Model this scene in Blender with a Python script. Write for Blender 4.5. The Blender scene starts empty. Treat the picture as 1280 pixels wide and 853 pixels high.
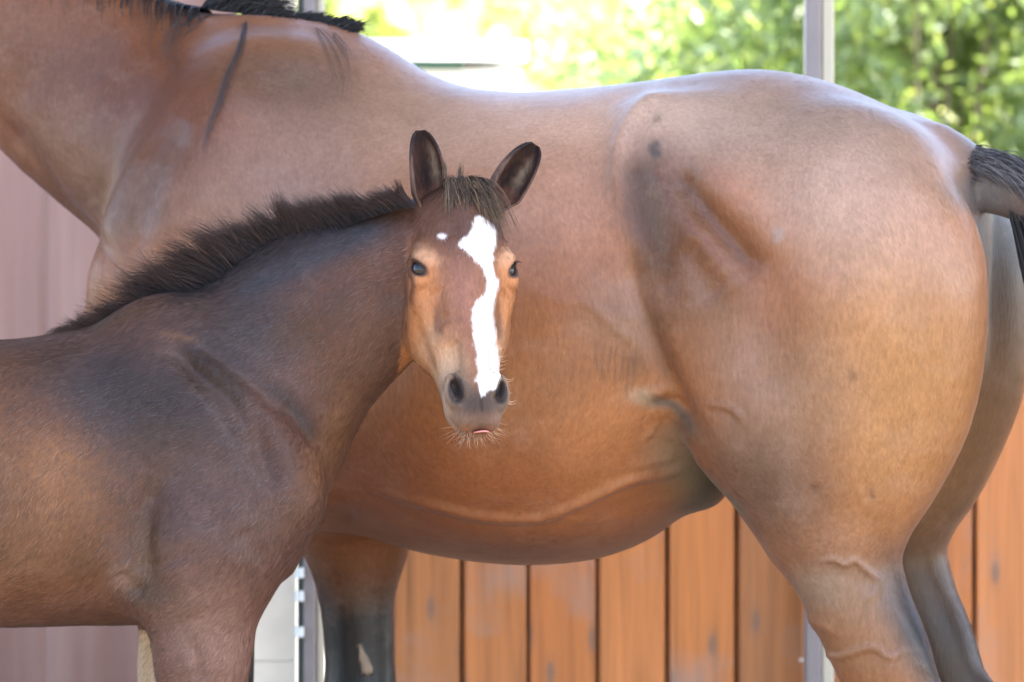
import bpy, math, random
import numpy as np
from mathutils import Vector, Matrix, noise as mnoise
rng = np.random.RandomState(7)
random.seed(7)
R = math.radians
S = bpy.context.scene
COL = S.collection

# ---------------------------------------------------------------- camera, sky, sun, exposure
CAMZ = 1.02
K = 0.2 / 1280.0            # metres per photo pixel and metre of distance (180 mm lens)
CAMD = 8.0
cam = bpy.data.cameras.new('camera'); camo = bpy.data.objects.new('camera', cam); COL.objects.link(camo)
camo.location = (0, -CAMD, CAMZ); camo.rotation_euler = (R(90), 0, 0)
cam.sensor_width = 36; cam.lens = 180; cam.clip_start = 0.1; cam.clip_end = 3000
cam.dof.use_dof = True; cam.dof.focus_distance = 7.25; cam.dof.aperture_fstop = 6.0
S.camera = camo

SUN_EL, SUN_AZ = R(58), R(105)        # azimuth measured from +Y (behind the horses) towards +X
sd = Vector((math.cos(SUN_EL)*math.sin(SUN_AZ), math.cos(SUN_EL)*math.cos(SUN_AZ), math.sin(SUN_EL)))
W = bpy.data.worlds.new('World'); S.world = W; W.use_nodes = True
wn = W.node_tree.nodes; wl = W.node_tree.links
bg = wn['Background']; sky = wn.new('ShaderNodeTexSky'); sky.sky_type = 'NISHITA'
sky.sun_disc = False; sky.sun_elevation = SUN_EL; sky.sun_rotation = SUN_AZ
sky.air_density = 1.0; sky.dust_density = 2.0; sky.ozone_density = 1.0
wl.new(sky.outputs[0], bg.inputs[0]); bg.inputs[1].default_value = 0.15
sl = bpy.data.lights.new('sun', 'SUN'); so = bpy.data.objects.new('sun', sl); COL.objects.link(so)
sl.energy = 4.8; sl.angle = R(0.53); sl.color = (1, 0.95, 0.87)
so.rotation_euler = (-sd).to_track_quat('-Z', 'Y').to_euler(); so.location = (5, 5, 12)
S.view_settings.view_transform = 'Standard'; S.view_settings.look = 'None'
S.view_settings.exposure = 3.0; S.view_settings.gamma = 1.0
S.render.engine = 'CYCLES'
S.cycles.max_bounces = 6; S.cycles.diffuse_bounces = 4
S.cycles.use_denoising = True

# ---------------------------------------------------------------- object helpers
def empty(name, loc, rz=0, **kw):
    o = bpy.data.objects.new(name, None); COL.objects.link(o); o.location = loc; o.rotation_euler = (0, 0, rz)
    o.empty_display_size = 0.1
    for k_, v in kw.items(): o[k_] = v
    return o
def make(name, verts, faces, mat, parent=None, smooth=False, **kw):
    me = bpy.data.meshes.new(name); me.from_pydata([tuple(map(float, v)) for v in verts], [], faces); me.update()
    return link(name, me, mat, parent, smooth, **kw)
def make_np(name, V, F4, mat, parent=None, smooth=True, attrs=None, **kw):
    me = np_mesh(name, V, F4)
    if attrs:
        for an, arr in attrs.items(): set_col(me, an, arr)
    return link(name, me, mat, parent, smooth, **kw)
def np_mesh(name, V, Fq):
    me = bpy.data.meshes.new(name)
    V = np.ascontiguousarray(V, dtype=np.float32); Fq = np.ascontiguousarray(Fq, dtype=np.int32)
    n = Fq.shape[1]
    me.vertices.add(len(V)); me.vertices.foreach_set('co', V.ravel())
    me.loops.add(Fq.size); me.loops.foreach_set('vertex_index', Fq.ravel())
    me.polygons.add(len(Fq)); me.polygons.foreach_set('loop_start', np.arange(0, Fq.size, n, dtype=np.int32))
    me.polygons.foreach_set('loop_total', np.full(len(Fq), n, dtype=np.int32))
    me.update(calc_edges=True)
    return me
def set_col(me, an, arr):
    a = me.attributes.new(an, 'FLOAT_COLOR', 'POINT')
    c = np.ones((len(arr), 4), np.float32); c[:, :arr.shape[1]] = arr
    a.data.foreach_set('color', c.ravel())
def link(name, me, mat, parent=None, smooth=False, **kw):
    o = bpy.data.objects.new(name, me); COL.objects.link(o)
    if mat: me.materials.append(mat)
    if smooth: me.polygons.foreach_set('use_smooth', [True]*len(me.polygons))
    if parent is not None: o.parent = parent
    for k_, v in kw.items(): o[k_] = v
    return o
def box_vf(x0, x1, y0, y1, z0, z1, b=0.0):
    if b <= 0:
        v = [(x0,y0,z0),(x1,y0,z0),(x1,y1,z0),(x0,y1,z0),(x0,y0,z1),(x1,y0,z1),(x1,y1,z1),(x0,y1,z1)]
        return v, [(0,3,2,1),(4,5,6,7),(0,1,5,4),(1,2,6,5),(2,3,7,6),(3,0,4,7)]
    # vertical edges chamfered
    p = [(x0+b,y0),(x1-b,y0),(x1,y0+b),(x1,y1-b),(x1-b,y1),(x0+b,y1),(x0,y1-b),(x0,y0+b)]
    v = [(a,c,z0) for a,c in p]+[(a,c,z1) for a,c in p]
    f = [tuple(range(7,-1,-1)), tuple(range(8,16))]+[(i,(i+1)%8,8+(i+1)%8,8+i) for i in range(8)]
    return v, f
def boxes(name, lst, mat, parent=None, **kw):
    V, F = [], []
    for b in lst:
        v, f = box_vf(*b); n = len(V); V += v; F += [tuple(i+n for i in q) for q in f]
    return make(name, V, F, mat, parent, **kw)

# ---------------------------------------------------------------- materials
def mat(name):
    m = bpy.data.materials.new(name); m.use_nodes = True
    return m, m.node_tree.nodes, m.node_tree.links, m.node_tree.nodes['Principled BSDF']
def noise_tex(n, l, scale, detail=4, rough=0.6, vec=None):
    t = n.new('ShaderNodeTexNoise'); t.inputs['Scale'].default_value = scale
    t.inputs['Detail'].default_value = detail; t.inputs['Roughness'].default_value = rough
    if vec is not None: l.new(vec, t.inputs['Vector'])
    return t
def mapping(n, l, sc, rot=(0,0,0), coord='Object'):
    tc = n.new('ShaderNodeTexCoord'); mp = n.new('ShaderNodeMapping')
    mp.inputs['Scale'].default_value = sc; mp.inputs['Rotation'].default_value = rot
    l.new(tc.outputs[coord], mp.inputs['Vector']); return mp.outputs[0]
def ramp(n, l, fac, stops):
    r = n.new('ShaderNodeValToRGB'); e = r.color_ramp.elements
    e[0].position, e[0].color = stops[0][0], (*stops[0][1], 1)
    e[1].position, e[1].color = stops[-1][0], (*stops[-1][1], 1)
    for p, c in stops[1:-1]:
        x = e.new(p); x.color = (*c, 1)
    l.new(fac, r.inputs[0]); return r
def mixc(n, l, a, b, fac, mode='MIX'):
    m = n.new('ShaderNodeMix'); m.data_type = 'RGBA'; m.blend_type = mode
    for s, v in ((6, a), (7, b)):
        if hasattr(v, 'is_output'): l.new(v, m.inputs[s])
        else: m.inputs[s].default_value = (*v, 1)
    if hasattr(fac, 'is_output'): l.new(fac, m.inputs[0])
    else: m.inputs[0].default_value = fac
    return m.outputs[2]
def bump(n, l, h, strength, dist, prev=None):
    b = n.new('ShaderNodeBump'); b.inputs['Strength'].default_value = strength; b.inputs['Distance'].default_value = dist
    l.new(h, b.inputs['Height'])
    if prev: l.new(prev, b.inputs['Normal'])
    return b.outputs[0]

def coat_material(name, hair_scale, rough, spec, sheen, dustc):
    m, n, l, b = mat(name)
    at = n.new('ShaderNodeAttribute'); at.attribute_name = 'coat'
    v1 = mapping(n, l, (hair_scale*.5, hair_scale, hair_scale*.16), (0, R(18), 0))
    fine = noise_tex(n, l, 1.0, 3, .65, v1)
    patch = noise_tex(n, l, 9.0, 5, .6, mapping(n, l, (1, 1, 1)))
    r1 = ramp(n, l, fine.outputs[0], [(.3, (.84, .83, .82)), (.7, (1.15, 1.16, 1.17))])
    r2 = ramp(n, l, patch.outputs[0], [(.3, (.90, .88, .87)), (.7, (1.1, 1.11, 1.12))])
    c = mixc(n, l, at.outputs['Color'], r1.outputs[0], 1.0, 'MULTIPLY')
    c = mixc(n, l, c, r2.outputs[0], 1.0, 'MULTIPLY')
    mid = noise_tex(n, l, 1.0, 6, .7, mapping(n, l, (38, 60, 20), (0, R(30), 0)))
    r3 = ramp(n, l, mid.outputs[0], [(.32, (.93, .925, .92)), (.5, (1, 1, 1)), (.7, (1.05, 1.055, 1.06))])
    c = mixc(n, l, c, r3.outputs[0], 1.0, 'MULTIPLY')
    dust = noise_tex(n, l, 1.0, 7, .75, mapping(n, l, (7, 7, 11)))
    r4 = ramp(n, l, dust.outputs[0], [(.50, (0, 0, 0)), (.78, (.22, .22, .22))])
    c = mixc(n, l, c, dustc, r4.outputs[0])
    l.new(c, b.inputs['Base Color'])
    b.inputs['Roughness'].default_value = rough
    b.inputs['Specular IOR Level'].default_value = spec
    b.inputs['Sheen Weight'].default_value = sheen
    b.inputs['Sheen Roughness'].default_value = .45
    b.inputs['Sheen Tint'].default_value = (.93, .92, 1, 1)
    l.new(bump(n, l, fine.outputs[0], .5, .0012), b.inputs['Normal'])
    return m
M_mare = coat_material('mare_coat', 330, .38, .27, .07, (.30, .21, .17))
M_foal = coat_material('foal_coat', 360, .5, .10, .03, (.10, .065, .05))
def hair_material(name, c0, c1, rough=.45):
    m, n, l, b = mat(name)
    at = n.new('ShaderNodeAttribute'); at.attribute_name = 'tone'
    r = ramp(n, l, at.outputs['Fac'], [(0, c0), (1, c1)])
    l.new(r.outputs[0], b.inputs['Base Color']); b.inputs['Roughness'].default_value = rough; b.inputs['Specular IOR Level'].default_value = .22
    return m
M_mane = hair_material('black_mane_hair', (.005, .006, .009), (.11, .058, .040))
M_maregrey = hair_material('mare_mane_hair', (.008, .009, .012), (.07, .065, .07))
M_tail = hair_material('tail_hair', (.03, .03, .035), (.22, .20, .20), .5)
M_forelock = hair_material('forelock_hair', (.012, .009, .010), (.22, .145, .09))
M_whisk = hair_material('whisker_hair', (.32, .22, .15), (.6, .47, .36), .5)
def simple(name, col, rough=.6, spec=.5, metal=0, vary=0, vs=6):
    m, n, l, b = mat(name)
    if vary:
        t = noise_tex(n, l, vs, 5, .6, mapping(n, l, (1,1,1)))
        r = ramp(n, l, t.outputs[0], [(.3, tuple(c*(1-vary) for c in col)), (.7, tuple(min(1,c*(1+vary)) for c in col))])
        l.new(r.outputs[0], b.inputs['Base Color'])
    else: b.inputs['Base Color'].default_value = (*col, 1)
    b.inputs['Roughness'].default_value = rough; b.inputs['Specular IOR Level'].default_value = spec
    b.inputs['Metallic'].default_value = metal
    return m
M_eye = simple('dark_eye', (.006, .004, .005), .10, .35)
M_hoof = simple('hoof_horn', (.06, .05, .045), .45, .4, 0, .25, 40)
M_tongue = simple('pink_tongue', (.62, .22, .18), .35)
def ear_material():
    m, n, l, b = mat('ear_hair_skin')
    at = n.new('ShaderNodeAttribute'); at.attribute_name = 'coat'
    t = noise_tex(n, l, 260, 3, .6, mapping(n, l, (1,1,.3)))
    r = ramp(n, l, t.outputs[0], [(.3, (.7,.7,.7)), (.7, (1.3,1.3,1.3))])
    l.new(mixc(n, l, at.outputs['Color'], r.outputs[0], 1, 'MULTIPLY'), b.inputs['Base Color'])
    b.inputs['Roughness'].default_value = .8; b.inputs['Specular IOR Level'].default_value = .08
    return m
M_ear = ear_material()
M_fur, _n, _l, _b = mat('short_coat_hair')
_a = _n.new('ShaderNodeAttribute'); _a.attribute_name = 'coat'; _l.new(_a.outputs['Color'], _b.inputs['Base Color'])
_b.inputs['Roughness'].default_value = .42; _b.inputs['Specular IOR Level'].default_value = .24

# ---------------------------------------------------------------- implicit modelling
class Field:
    """smooth union of rounded shapes sampled on a rectilinear grid"""
    def __init__(s, xs, ys, zs):
        s.xs, s.ys, s.zs = (np.asarray(a, np.float32) for a in (xs, ys, zs))
        s.F = np.full((len(xs), len(ys), len(zs)), 1.0, np.float32)
    def sub(s, lo, hi):
        sl = []
        for a, l_, h_ in ((s.xs, lo[0], hi[0]), (s.ys, lo[1], hi[1]), (s.zs, lo[2], hi[2])):
            i0 = max(0, np.searchsorted(a, l_)-1); i1 = min(len(a), np.searchsorted(a, h_)+1)
            sl.append(slice(i0, max(i1, i0)))
        return tuple(sl)
    def grid(s, sl):
        return s.xs[sl[0]][:, None, None], s.ys[sl[1]][None, :, None], s.zs[sl[2]][None, None, :]
    def union(s, sl, d, k):
        A = s.F[sl]
        if k <= 0: s.F[sl] = np.minimum(A, d); return
        h = np.clip(k-np.abs(A-d), 0, None)/k
        s.F[sl] = np.minimum(A, d)-h*h*k*.25
    def carve(s, sl, d, k):
        A = s.F[sl]; B = -d
        h = np.clip(k-np.abs(A-B), 0, None)/k
        s.F[sl] = np.maximum(A, B)+h*h*k*.25
    def ellipsoid(s, c, r, k=.05, rot=None, carve=False):
        c = np.array(c, float); r = np.array(r, float); m = r.max()+k+.03
        sl = s.sub(c-m, c+m); x, y, z = s.grid(sl); x = x-c[0]; y = y-c[1]; z = z-c[2]
        if rot is not None:
            Q = np.array(rot)   # rows = local axes in world
            a = Q[0,0]*x+Q[0,1]*y+Q[0,2]*z; b = Q[1,0]*x+Q[1,1]*y+Q[1,2]*z; g = Q[2,0]*x+Q[2,1]*y+Q[2,2]*z
        else: a, b, g = x, y, z
        k0 = np.sqrt((a/r[0])**2+(b/r[1])**2+(g/r[2])**2); k1 = np.sqrt((a/r[0]**2)**2+(b/r[1]**2)**2+(g/r[2]**2)**2)+1e-6
        d = (k0*(k0-1)/k1).astype(np.float32)
        (s.carve if carve else s.union)(sl, d, k)
    def chain(s, pts, rad, fy=1.0, k=.05, n=4, carve=False, hard=False):
        """tapered tube through pts; fy flattens it along y (scalar or one per point)"""
        pts = np.array(pts, float); rad = np.array(rad, float); fy = np.broadcast_to(np.array(fy, float), (len(pts),))
        if len(pts) > 2:
            P, r2, f2 = [], [], []
            Q = np.vstack([2*pts[0]-pts[1], pts, 2*pts[-1]-pts[-2]]); q = np.concatenate([[rad[0]], rad, [rad[-1]]]); g = np.concatenate([[fy[0]], fy, [fy[-1]]])
            for i in range(len(pts)-1):
                for j in range(n):
                    t = j/n
                    def cr(a): return .5*((2*a[i+1])+(-a[i]+a[i+2])*t+(2*a[i]-5*a[i+1]+4*a[i+2]-a[i+3])*t*t+(-a[i]+3*a[i+1]-3*a[i+2]+a[i+3])*t**3)
                    P.append(cr(Q)); r2.append(cr(q)); f2.append(cr(g))
            P.append(pts[-1]); r2.append(rad[-1]); f2.append(fy[-1]); pts, rad, fy = np.array(P), np.array(r2), np.array(f2)
        m = rad.max()+k+.03
        sl = s.sub(pts.min(0)-m, pts.max(0)+m); x, y, z = s.grid(sl)
        D = None
        for i in range(len(pts)-1):
            a, b = pts[i], pts[i+1]; ba = b-a; L2 = (ba**2).sum()+1e-9
            h = np.clip(((x-a[0])*ba[0]+(y-a[1])*ba[1]+(z-a[2])*ba[2])/L2, 0, 1)
            f = fy[i]+(fy[i+1]-fy[i])*h
            d = np.sqrt((x-a[0]-h*ba[0])**2+((y-a[1]-h*ba[1])/f)**2+(z-a[2]-h*ba[2])**2)-(rad[i]+(rad[i+1]-rad[i])*h)
            d = d*np.minimum(1, .35+.65*f)
            D = d if D is None else np.minimum(D, d)
        (s.carve if carve else s.union)(sl, D.astype(np.float32), k)
    def trunk(s, X, top, bot, wid, mid, k=.05, p=2.25, yc=0.0):
        """body of revolution-like barrel: profiles over x"""
        X = np.array(X, float); o = np.argsort(X); X = X[o]
        A = [np.array(a, float)[o] for a in (top, bot, wid, mid)]
        xs = s.xs; i = slice(max(0, np.searchsorted(xs, X[0]-.1)), np.searchsorted(xs, X[-1]+.1))
        xq = xs[i]
        def ev(a):
            v = np.interp(xq, X, a)
            return v
        def smooth(v):
            w = np.exp(-.5*((xq[:, None]-xq[None, :])/.022)**2); w /= w.sum(1, keepdims=True); return w@v
        t_, b_, w_, m_ = (smooth(ev(a)) for a in A)
        zc = t_+(b_-t_)*m_
        sl = (i, slice(0, len(s.ys)), slice(0, len(s.zs))); x, y, z = s.grid(sl)
        zc = zc[:, None, None]; up = (t_[:, None, None]-zc); dn = (zc-b_[:, None, None]); w_ = w_[:, None, None]
        hh = np.where(z > zc, up, dn)
        q = (np.abs((y-yc)/w_)**p+np.abs((z-zc)/hh)**p)**(1/p)
        d = (q-1)*np.minimum(np.minimum(w_, hh), .4)*1.0
        ex = np.maximum(X[0]-xq, xq-X[-1]).clip(0)[:, None, None]
        d = np.where(ex > 0, np.sqrt(np.maximum(d, 0)**2+ex**2)+.02, d)
        s.union(sl, d.astype(np.float32), k)
    def mesh(s):
        F = s.F; xs, ys, zs = s.xs, s.ys, s.zs
        F[0] = F[-1] = 1; F[:, 0] = 1; F[:, -1] = 1; F[:, :, 0] = 1; F[:, :, -1] = 1
        I = F < 0
        cnt = np.zeros(tuple(d-1 for d in F.shape), np.int8)
        for a in (0, 1):
            for b in (0, 1):
                for c in (0, 1):
                    cnt += I[a:a+cnt.shape[0], b:b+cnt.shape[1], c:c+cnt.shape[2]]
        act = (cnt > 0) & (cnt < 8); ci = np.argwhere(act); idx = np.full(act.shape, -1, np.int32); idx[act] = np.arange(len(ci))
        V = np.zeros((len(ci), 3)); N = np.zeros(len(ci))
        corners = [(a, b, c) for a in (0, 1) for b in (0, 1) for c in (0, 1)]
        for p in corners:
            for ax in range(3):
                if p[ax]: continue
                q = list(p); q[ax] = 1
                ip = ci+np.array(p); iq = ci+np.array(q)
                fp = F[ip[:,0], ip[:,1], ip[:,2]]; fq = F[iq[:,0], iq[:,1], iq[:,2]]
                m = (fp < 0) != (fq < 0); t = np.where(m, fp/(fp-fq+1e-12*(fp == fq)), 0)
                Pp = np.stack([xs[ip[:,0]], ys[ip[:,1]], zs[ip[:,2]]], 1); Pq = np.stack([xs[iq[:,0]], ys[iq[:,1]], zs[iq[:,2]]], 1)
                V += np.where(m[:, None], Pp+(Pq-Pp)*t[:, None], 0); N += m
        V /= N[:, None]
        quads = []
        for ax in range(3):
            o1, o2 = [(1, 2), (2, 0), (0, 1)][ax]
            A = np.take(I, range(0, I.shape[ax]-1), ax); B = np.take(I, range(1, I.shape[ax]), ax)
            e = np.argwhere(A != B); e = e[(e[:, o1] > 0) & (e[:, o2] > 0) & (e[:, o1] < I.shape[o1]-1) & (e[:, o2] < I.shape[o2]-1)]
            ins = I[e[:,0], e[:,1], e[:,2]]
            c = []
            for d1, d2 in ((0, 0), (-1, 0), (-1, -1), (0, -1)):
                q = e.copy(); q[:, o1] += d1; q[:, o2] += d2; c.append(idx[q[:,0], q[:,1], q[:,2]])
            Q = np.stack(c, 1); Q[~ins] = Q[~ins][:, ::-1]; quads.append(Q)
        Q = np.vstack(quads)
        return V, Q
def subdiv(V, Q):
    """one Catmull-Clark step on a closed quad mesh"""
    n = len(V); fp = V[Q].mean(1)
    E = np.stack([Q, np.roll(Q, -1, 1)], 2).reshape(-1, 2); key = E.min(1).astype(np.int64)*n+E.max(1)
    uk, inv, cnt = np.unique(key, return_inverse=True, return_counts=True); ne = len(uk); a, b = uk//n, uk % n
    fidx = np.repeat(np.arange(len(Q)), 4)
    fs = np.stack([np.bincount(inv, fp[fidx, c], ne) for c in range(3)], 1); mid = (V[a]+V[b])/2
    ep = np.where((cnt == 2)[:, None], (V[a]+V[b]+fs)/4, mid)
    q = Q.ravel(); val = np.bincount(q, minlength=n)[:, None].clip(1)
    Fa = np.stack([np.bincount(q, fp[fidx, c], n) for c in range(3)], 1)/val
    ed = np.bincount(np.concatenate([a, b]), minlength=n)[:, None].clip(1)
    Ra = np.stack([np.bincount(a, mid[:, c], n)+np.bincount(b, mid[:, c], n) for c in range(3)], 1)/ed
    Vn = (Fa+2*Ra+(val-3)*V)/val
    e = inv.reshape(-1, 4)+n; f = np.arange(len(Q))+n+ne
    Q2 = np.concatenate([np.stack([Q[:, i], e[:, i], f, e[:, i-1]], 1) for i in range(4)])
    return np.vstack([Vn, ep, fp]), Q2
def vnormals(V, Q):
    n = np.cross(V[Q[:,2]]-V[Q[:,0]], V[Q[:,3]]-V[Q[:,1]]); N = np.zeros_like(V)
    for c in range(3): N[:, c] = sum(np.bincount(Q[:, i], n[:, c], len(V)) for i in range(4))
    return N/(np.linalg.norm(N, axis=1, keepdims=True)+1e-9)
def laplace(V, Q, it=1, lam=.5, w=None):
    E = np.vstack([Q[:, [0, 1]], Q[:, [1, 2]], Q[:, [2, 3]], Q[:, [3, 0]]])
    deg = np.bincount(E.ravel(), minlength=len(V)).astype(float)[:, None]
    for _ in range(it):
        A = np.zeros_like(V)
        for c in range(3):
            A[:, c] = np.bincount(E[:, 0], V[E[:, 1], c], len(V))+np.bincount(E[:, 1], V[E[:, 0], c], len(V))
        D = A/deg-V
        V = V+lam*D*(1 if w is None else w[:, None])
    return V
def seg_dist(p, pts):
    """distance of 2-D points p to polyline pts, and position 0..1 along it"""
    pts = np.array(pts, float); best = np.full(len(p), 1e9); par = np.zeros(len(p)); side = np.zeros(len(p))
    L = np.linalg.norm(np.diff(pts, axis=0), axis=1); cum = np.concatenate([[0], np.cumsum(L)])
    for i in range(len(pts)-1):
        a, b = pts[i], pts[i+1]; ba = b-a; h = np.clip(((p-a)@ba)/(ba@ba), 0, 1)
        v = p-a-h[:, None]*ba; d = np.hypot(v[:,0], v[:,1]); m = d < best
        best[m] = d[m]; par[m] = ((cum[i]+h*L[i])/cum[-1])[m]; side[m] = np.sign(ba[0]*v[:,1]-ba[1]*v[:,0])[m]
    return best, par, side
def catmull(pts, n=6):
    pts = np.array(pts, float)
    if len(pts) < 3: return pts
    Q = np.vstack([2*pts[0]-pts[1], pts, 2*pts[-1]-pts[-2]]); out = []
    for i in range(len(pts)-1):
        for j in range(n):
            t = j/n; a = Q[i:i+4]
            out.append(.5*((2*a[1])+(-a[0]+a[2])*t+(2*a[0]-5*a[1]+4*a[2]-a[3])*t*t+(-a[0]+3*a[1]-3*a[2]+a[3])*t**3))
    out.append(pts[-1]); return np.array(out)
def taper(par): return np.clip(np.minimum(par, 1-par)*5+.15, 0, 1)

# plan-of-the-photo helpers: photo pixel + depth -> place
class Frame:
    """a horse's own frame: x along its spine, y across it (away from the photographer), z up"""
    def __init__(s, psi, y0=0.0): s.c, s.s = math.cos(psi), math.sin(psi); s.psi = psi; s.y0 = y0; s.D = CAMD+y0
    def L(s, px, py, t):
        p = (px-640)*K
        a = (p*(s.D+t*s.c)-t*s.s)/(s.c+p*s.s)
        Y = -a*s.s+t*s.c
        return np.array([a, t, CAMZ-(py-426.5)*K*(s.D+Y)])
    def sc(s, px, t):
        a = s.L(px, 0, t)[0]; return K*(s.D-a*s.s+t*s.c)
    def pix(s, V):
        X = V[:,0]*s.c+V[:,1]*s.s; Y = -V[:,0]*s.s+V[:,1]*s.c; d = K*(s.D+Y)
        return np.stack([640+X/d, 426.5-(V[:,2]-CAMZ)/d], 1)
    def chain(s, F, pts, k=.05, fy=1.0, both=False, n=4):
        """pts: (px, py, t, r_px)"""
        P = [s.L(a, b, t) for a, b, t, r in pts]; r = [q[3]*s.sc(q[0], q[2]) for q in pts]
        F.chain(P, r, fy, k, n)
        if both: F.chain([np.array([p[0], -p[1], p[2]]) for p in P], r, fy, k, n)
    def ell(s, F, px, py, t, rx, ry, rt, k=.05, ang=0, both=False):
        c = s.L(px, py, t); sc = s.sc(px, t); ca, sa = math.cos(R(ang)), math.sin(R(ang))
        rot = [[ca, 0, sa], [0, 1, 0], [-sa, 0, ca]]
        F.ellipsoid(c, (rx*sc, rt, ry*sc), k, rot)
        if both: F.ellipsoid((c[0], -c[1], c[2]), (rx*sc, rt, ry*sc), k, rot)

def near(P2, pts, m):
    q = np.array(pts, float); lo, hi = q.min(0)-m, q.max(0)+m
    return np.flatnonzero((P2[:,0] > lo[0])&(P2[:,0] < hi[0])&(P2[:,1] > lo[1])&(P2[:,1] < hi[1]))
def relief(V, N, P2, feats, face):
    D = np.zeros(len(V))
    for pts, w, h in feats:
        m = near(P2, pts, 3.2*w); d, par, sd_ = seg_dist(P2[m], catmull(pts)); D[m] += h*np.exp(-.5*(d/w)**2)*taper(par)
    return V+N*(D*face)[:, None]
def paint(C, P2, blobs):
    for b in blobs:
        if b[0] == 'b':
            _, px, py, rx, ry, ang, col, st = b; ca, sa = math.cos(R(ang)), math.sin(R(ang))
            i = near(P2, [(px, py)], 2.6*max(rx, ry)); dx, dy = P2[i,0]-px, P2[i,1]-py; a = (dx*ca+dy*sa)/rx; g = (-dx*sa+dy*ca)/ry
            w = st*np.exp(-.5*(a*a+g*g)**1.3)
        else:
            _, pts, wd, col, st = b; i = near(P2, pts, 3.2*wd); d, par, _s = seg_dist(P2[i], catmull(pts)); w = st*np.exp(-.5*(d/wd)**2)*taper(par)
        C[i] = C[i]*(1-w[:, None])+np.array(col)*w[:, None]
    return C
def fbm(V, sc, seed=0, oct_=3):
    """cheap smooth value noise on points"""
    out = np.zeros(len(V)); amp = 1; tot = 0
    r_ = np.random.RandomState(seed)
    for o in range(oct_):
        T = r_.rand(32, 32, 32); q = V*sc*(2**o)+r_.rand(3)*10; i = np.floor(q).astype(int); f = q-i; f = f*f*(3-2*f); i %= 32
        def g(a, b, c): return T[(i[:,0]+a) % 32, (i[:,1]+b) % 32, (i[:,2]+c) % 32]
        x = lambda b, c: g(0,b,c)*(1-f[:,0])+g(1,b,c)*f[:,0]
        y = lambda c: x(0,c)*(1-f[:,1])+x(1,c)*f[:,1]
        out += amp*(y(0)*(1-f[:,2])+y(1)*f[:,2]); tot += amp; amp *= .5
    return out/tot-.5

def strands(name, lst, mat_, parent, **kw):
    """lst of (points Nx3, r0, tone)"""
    V, F, T = [], [], []; n = 0
    for pts, r0, tone in lst:
        pts = np.asarray(pts, float); m = len(pts)
        d = np.gradient(pts, axis=0); d /= np.linalg.norm(d, axis=1, keepdims=True)+1e-9
        ref = np.array([.3, -.9, .2]); a = np.cross(d, ref); a /= np.linalg.norm(a, axis=1, keepdims=True)+1e-9; b = np.cross(d, a)
        t = np.linspace(0, 1, m); r = (r0*np.clip(1.15-t**2*1.1, .06, 1))[:, None]
        ring = np.stack([pts+r*(a*math.cos(q)+b*math.sin(q)) for q in (0, 2.094, 4.189)], 1).reshape(-1, 3)
        V.append(ring); T.append(np.repeat(np.clip(tone+.35*(t-.3), 0, 1), 3))
        i = np.arange(m-1)[:, None]*3+n
        for q in range(3):
            q2 = (q+1) % 3; F.append(np.hstack([i+q, i+q2, i+q2+3, i+q+3]))
        n += 3*m
    V = np.vstack(V); T = np.concatenate(T)
    return make_np(name, V, np.vstack(F), mat_, parent, True, {'tone': np.stack([T]*3, 1)}, **kw)

def fur(parent, V, Q, C, N, count, length, flow, width, mask, seed, frac=.30, sleek=1.0):
    """the short top hairs of a coat: narrow blades lying along the flow of the hair"""
    r = np.random.RandomState(seed); ctr = V[Q].mean(1); ok = np.flatnonzero(mask(ctr))
    q = Q[ok]; ar = np.linalg.norm(np.cross(V[q[:,2]]-V[q[:,0]], V[q[:,3]]-V[q[:,1]]), axis=1); k = ok[r.choice(len(ok), count, p=ar/ar.sum())]
    w = r.dirichlet((1,1,1,1), count); q = Q[k]; root = (V[q]*w[:,:,None]).sum(1); nn = N[q].mean(1); nn /= np.linalg.norm(nn, axis=1, keepdims=True)+1e-9
    col = (C[q]*w[:,:,None]).sum(1)
    fl = flow(root)+r.normal(size=(count,3))*.22+np.stack([fbm(root, 9, seed+1, 1), np.zeros(count), fbm(root, 9, seed+2, 1)], 1)*.9
    d = fl-nn*(fl*nn).sum(1, keepdims=True); d /= np.linalg.norm(d, axis=1, keepdims=True)+1e-9
    sd_ = np.cross(d, nn); L = length*(.55+.9*r.rand(count,1)); lift = (.06+.12*r.rand(count,1))*sleek; wd = width*(.7+.6*r.rand(count,1))
    p0 = root+nn*.0002; p1 = root+d*L*.5+nn*L*lift*.62; p2 = root+d*L+nn*L*lift*.8
    P = np.stack([p0-sd_*wd*.5, p0+sd_*wd*.5, p1+sd_*wd*.42, p1-sd_*wd*.42, p2+sd_*wd*.08, p2-sd_*wd*.08], 1).reshape(-1, 3)
    b = np.arange(count)[:, None]*6; F = np.vstack([b+[0,1,2,3], b+[3,2,4,5]])
    t = np.clip(1+r.normal(size=(count,1))*frac, .45, 1.7); c = np.repeat(np.clip(col*t, .003, .75), 6, 0)
    return make_np('coat_hair', P, F, M_fur, parent, True, {'coat': c}, kind='stuff')
def hoof(parent, c, ln=.115, w=.058, hgt=.075, fwd=-1, name='hoof'):
    """hoof: flared, sloping capsule; c = middle of coronet at (x, y), fwd = direction of toe"""
    V, F = [], []; n = 20
    for j, (h, s) in enumerate(((0, 1.0), (.01, 1.0), (.5, .88), (.95, .76), (1.0, .66))):
        for i in range(n):
            a = 2*math.pi*i/n; x = math.cos(a); y = math.sin(a)
            V.append((c[0]+fwd*(ln*.5*s*x+(1-h)*.022), c[1]+w*s*y*(1 if x > -.4 else .85), h*hgt))
    for j in range(4):
        for i in range(n): F.append((j*n+i, j*n+(i+1) % n, (j+1)*n+(i+1) % n, (j+1)*n+i))
    F.append(tuple(range(n-1, -1, -1))); F.append(tuple(range(4*n, 5*n)))
    return make(name, V, F, M_hoof, parent, True)

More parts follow.
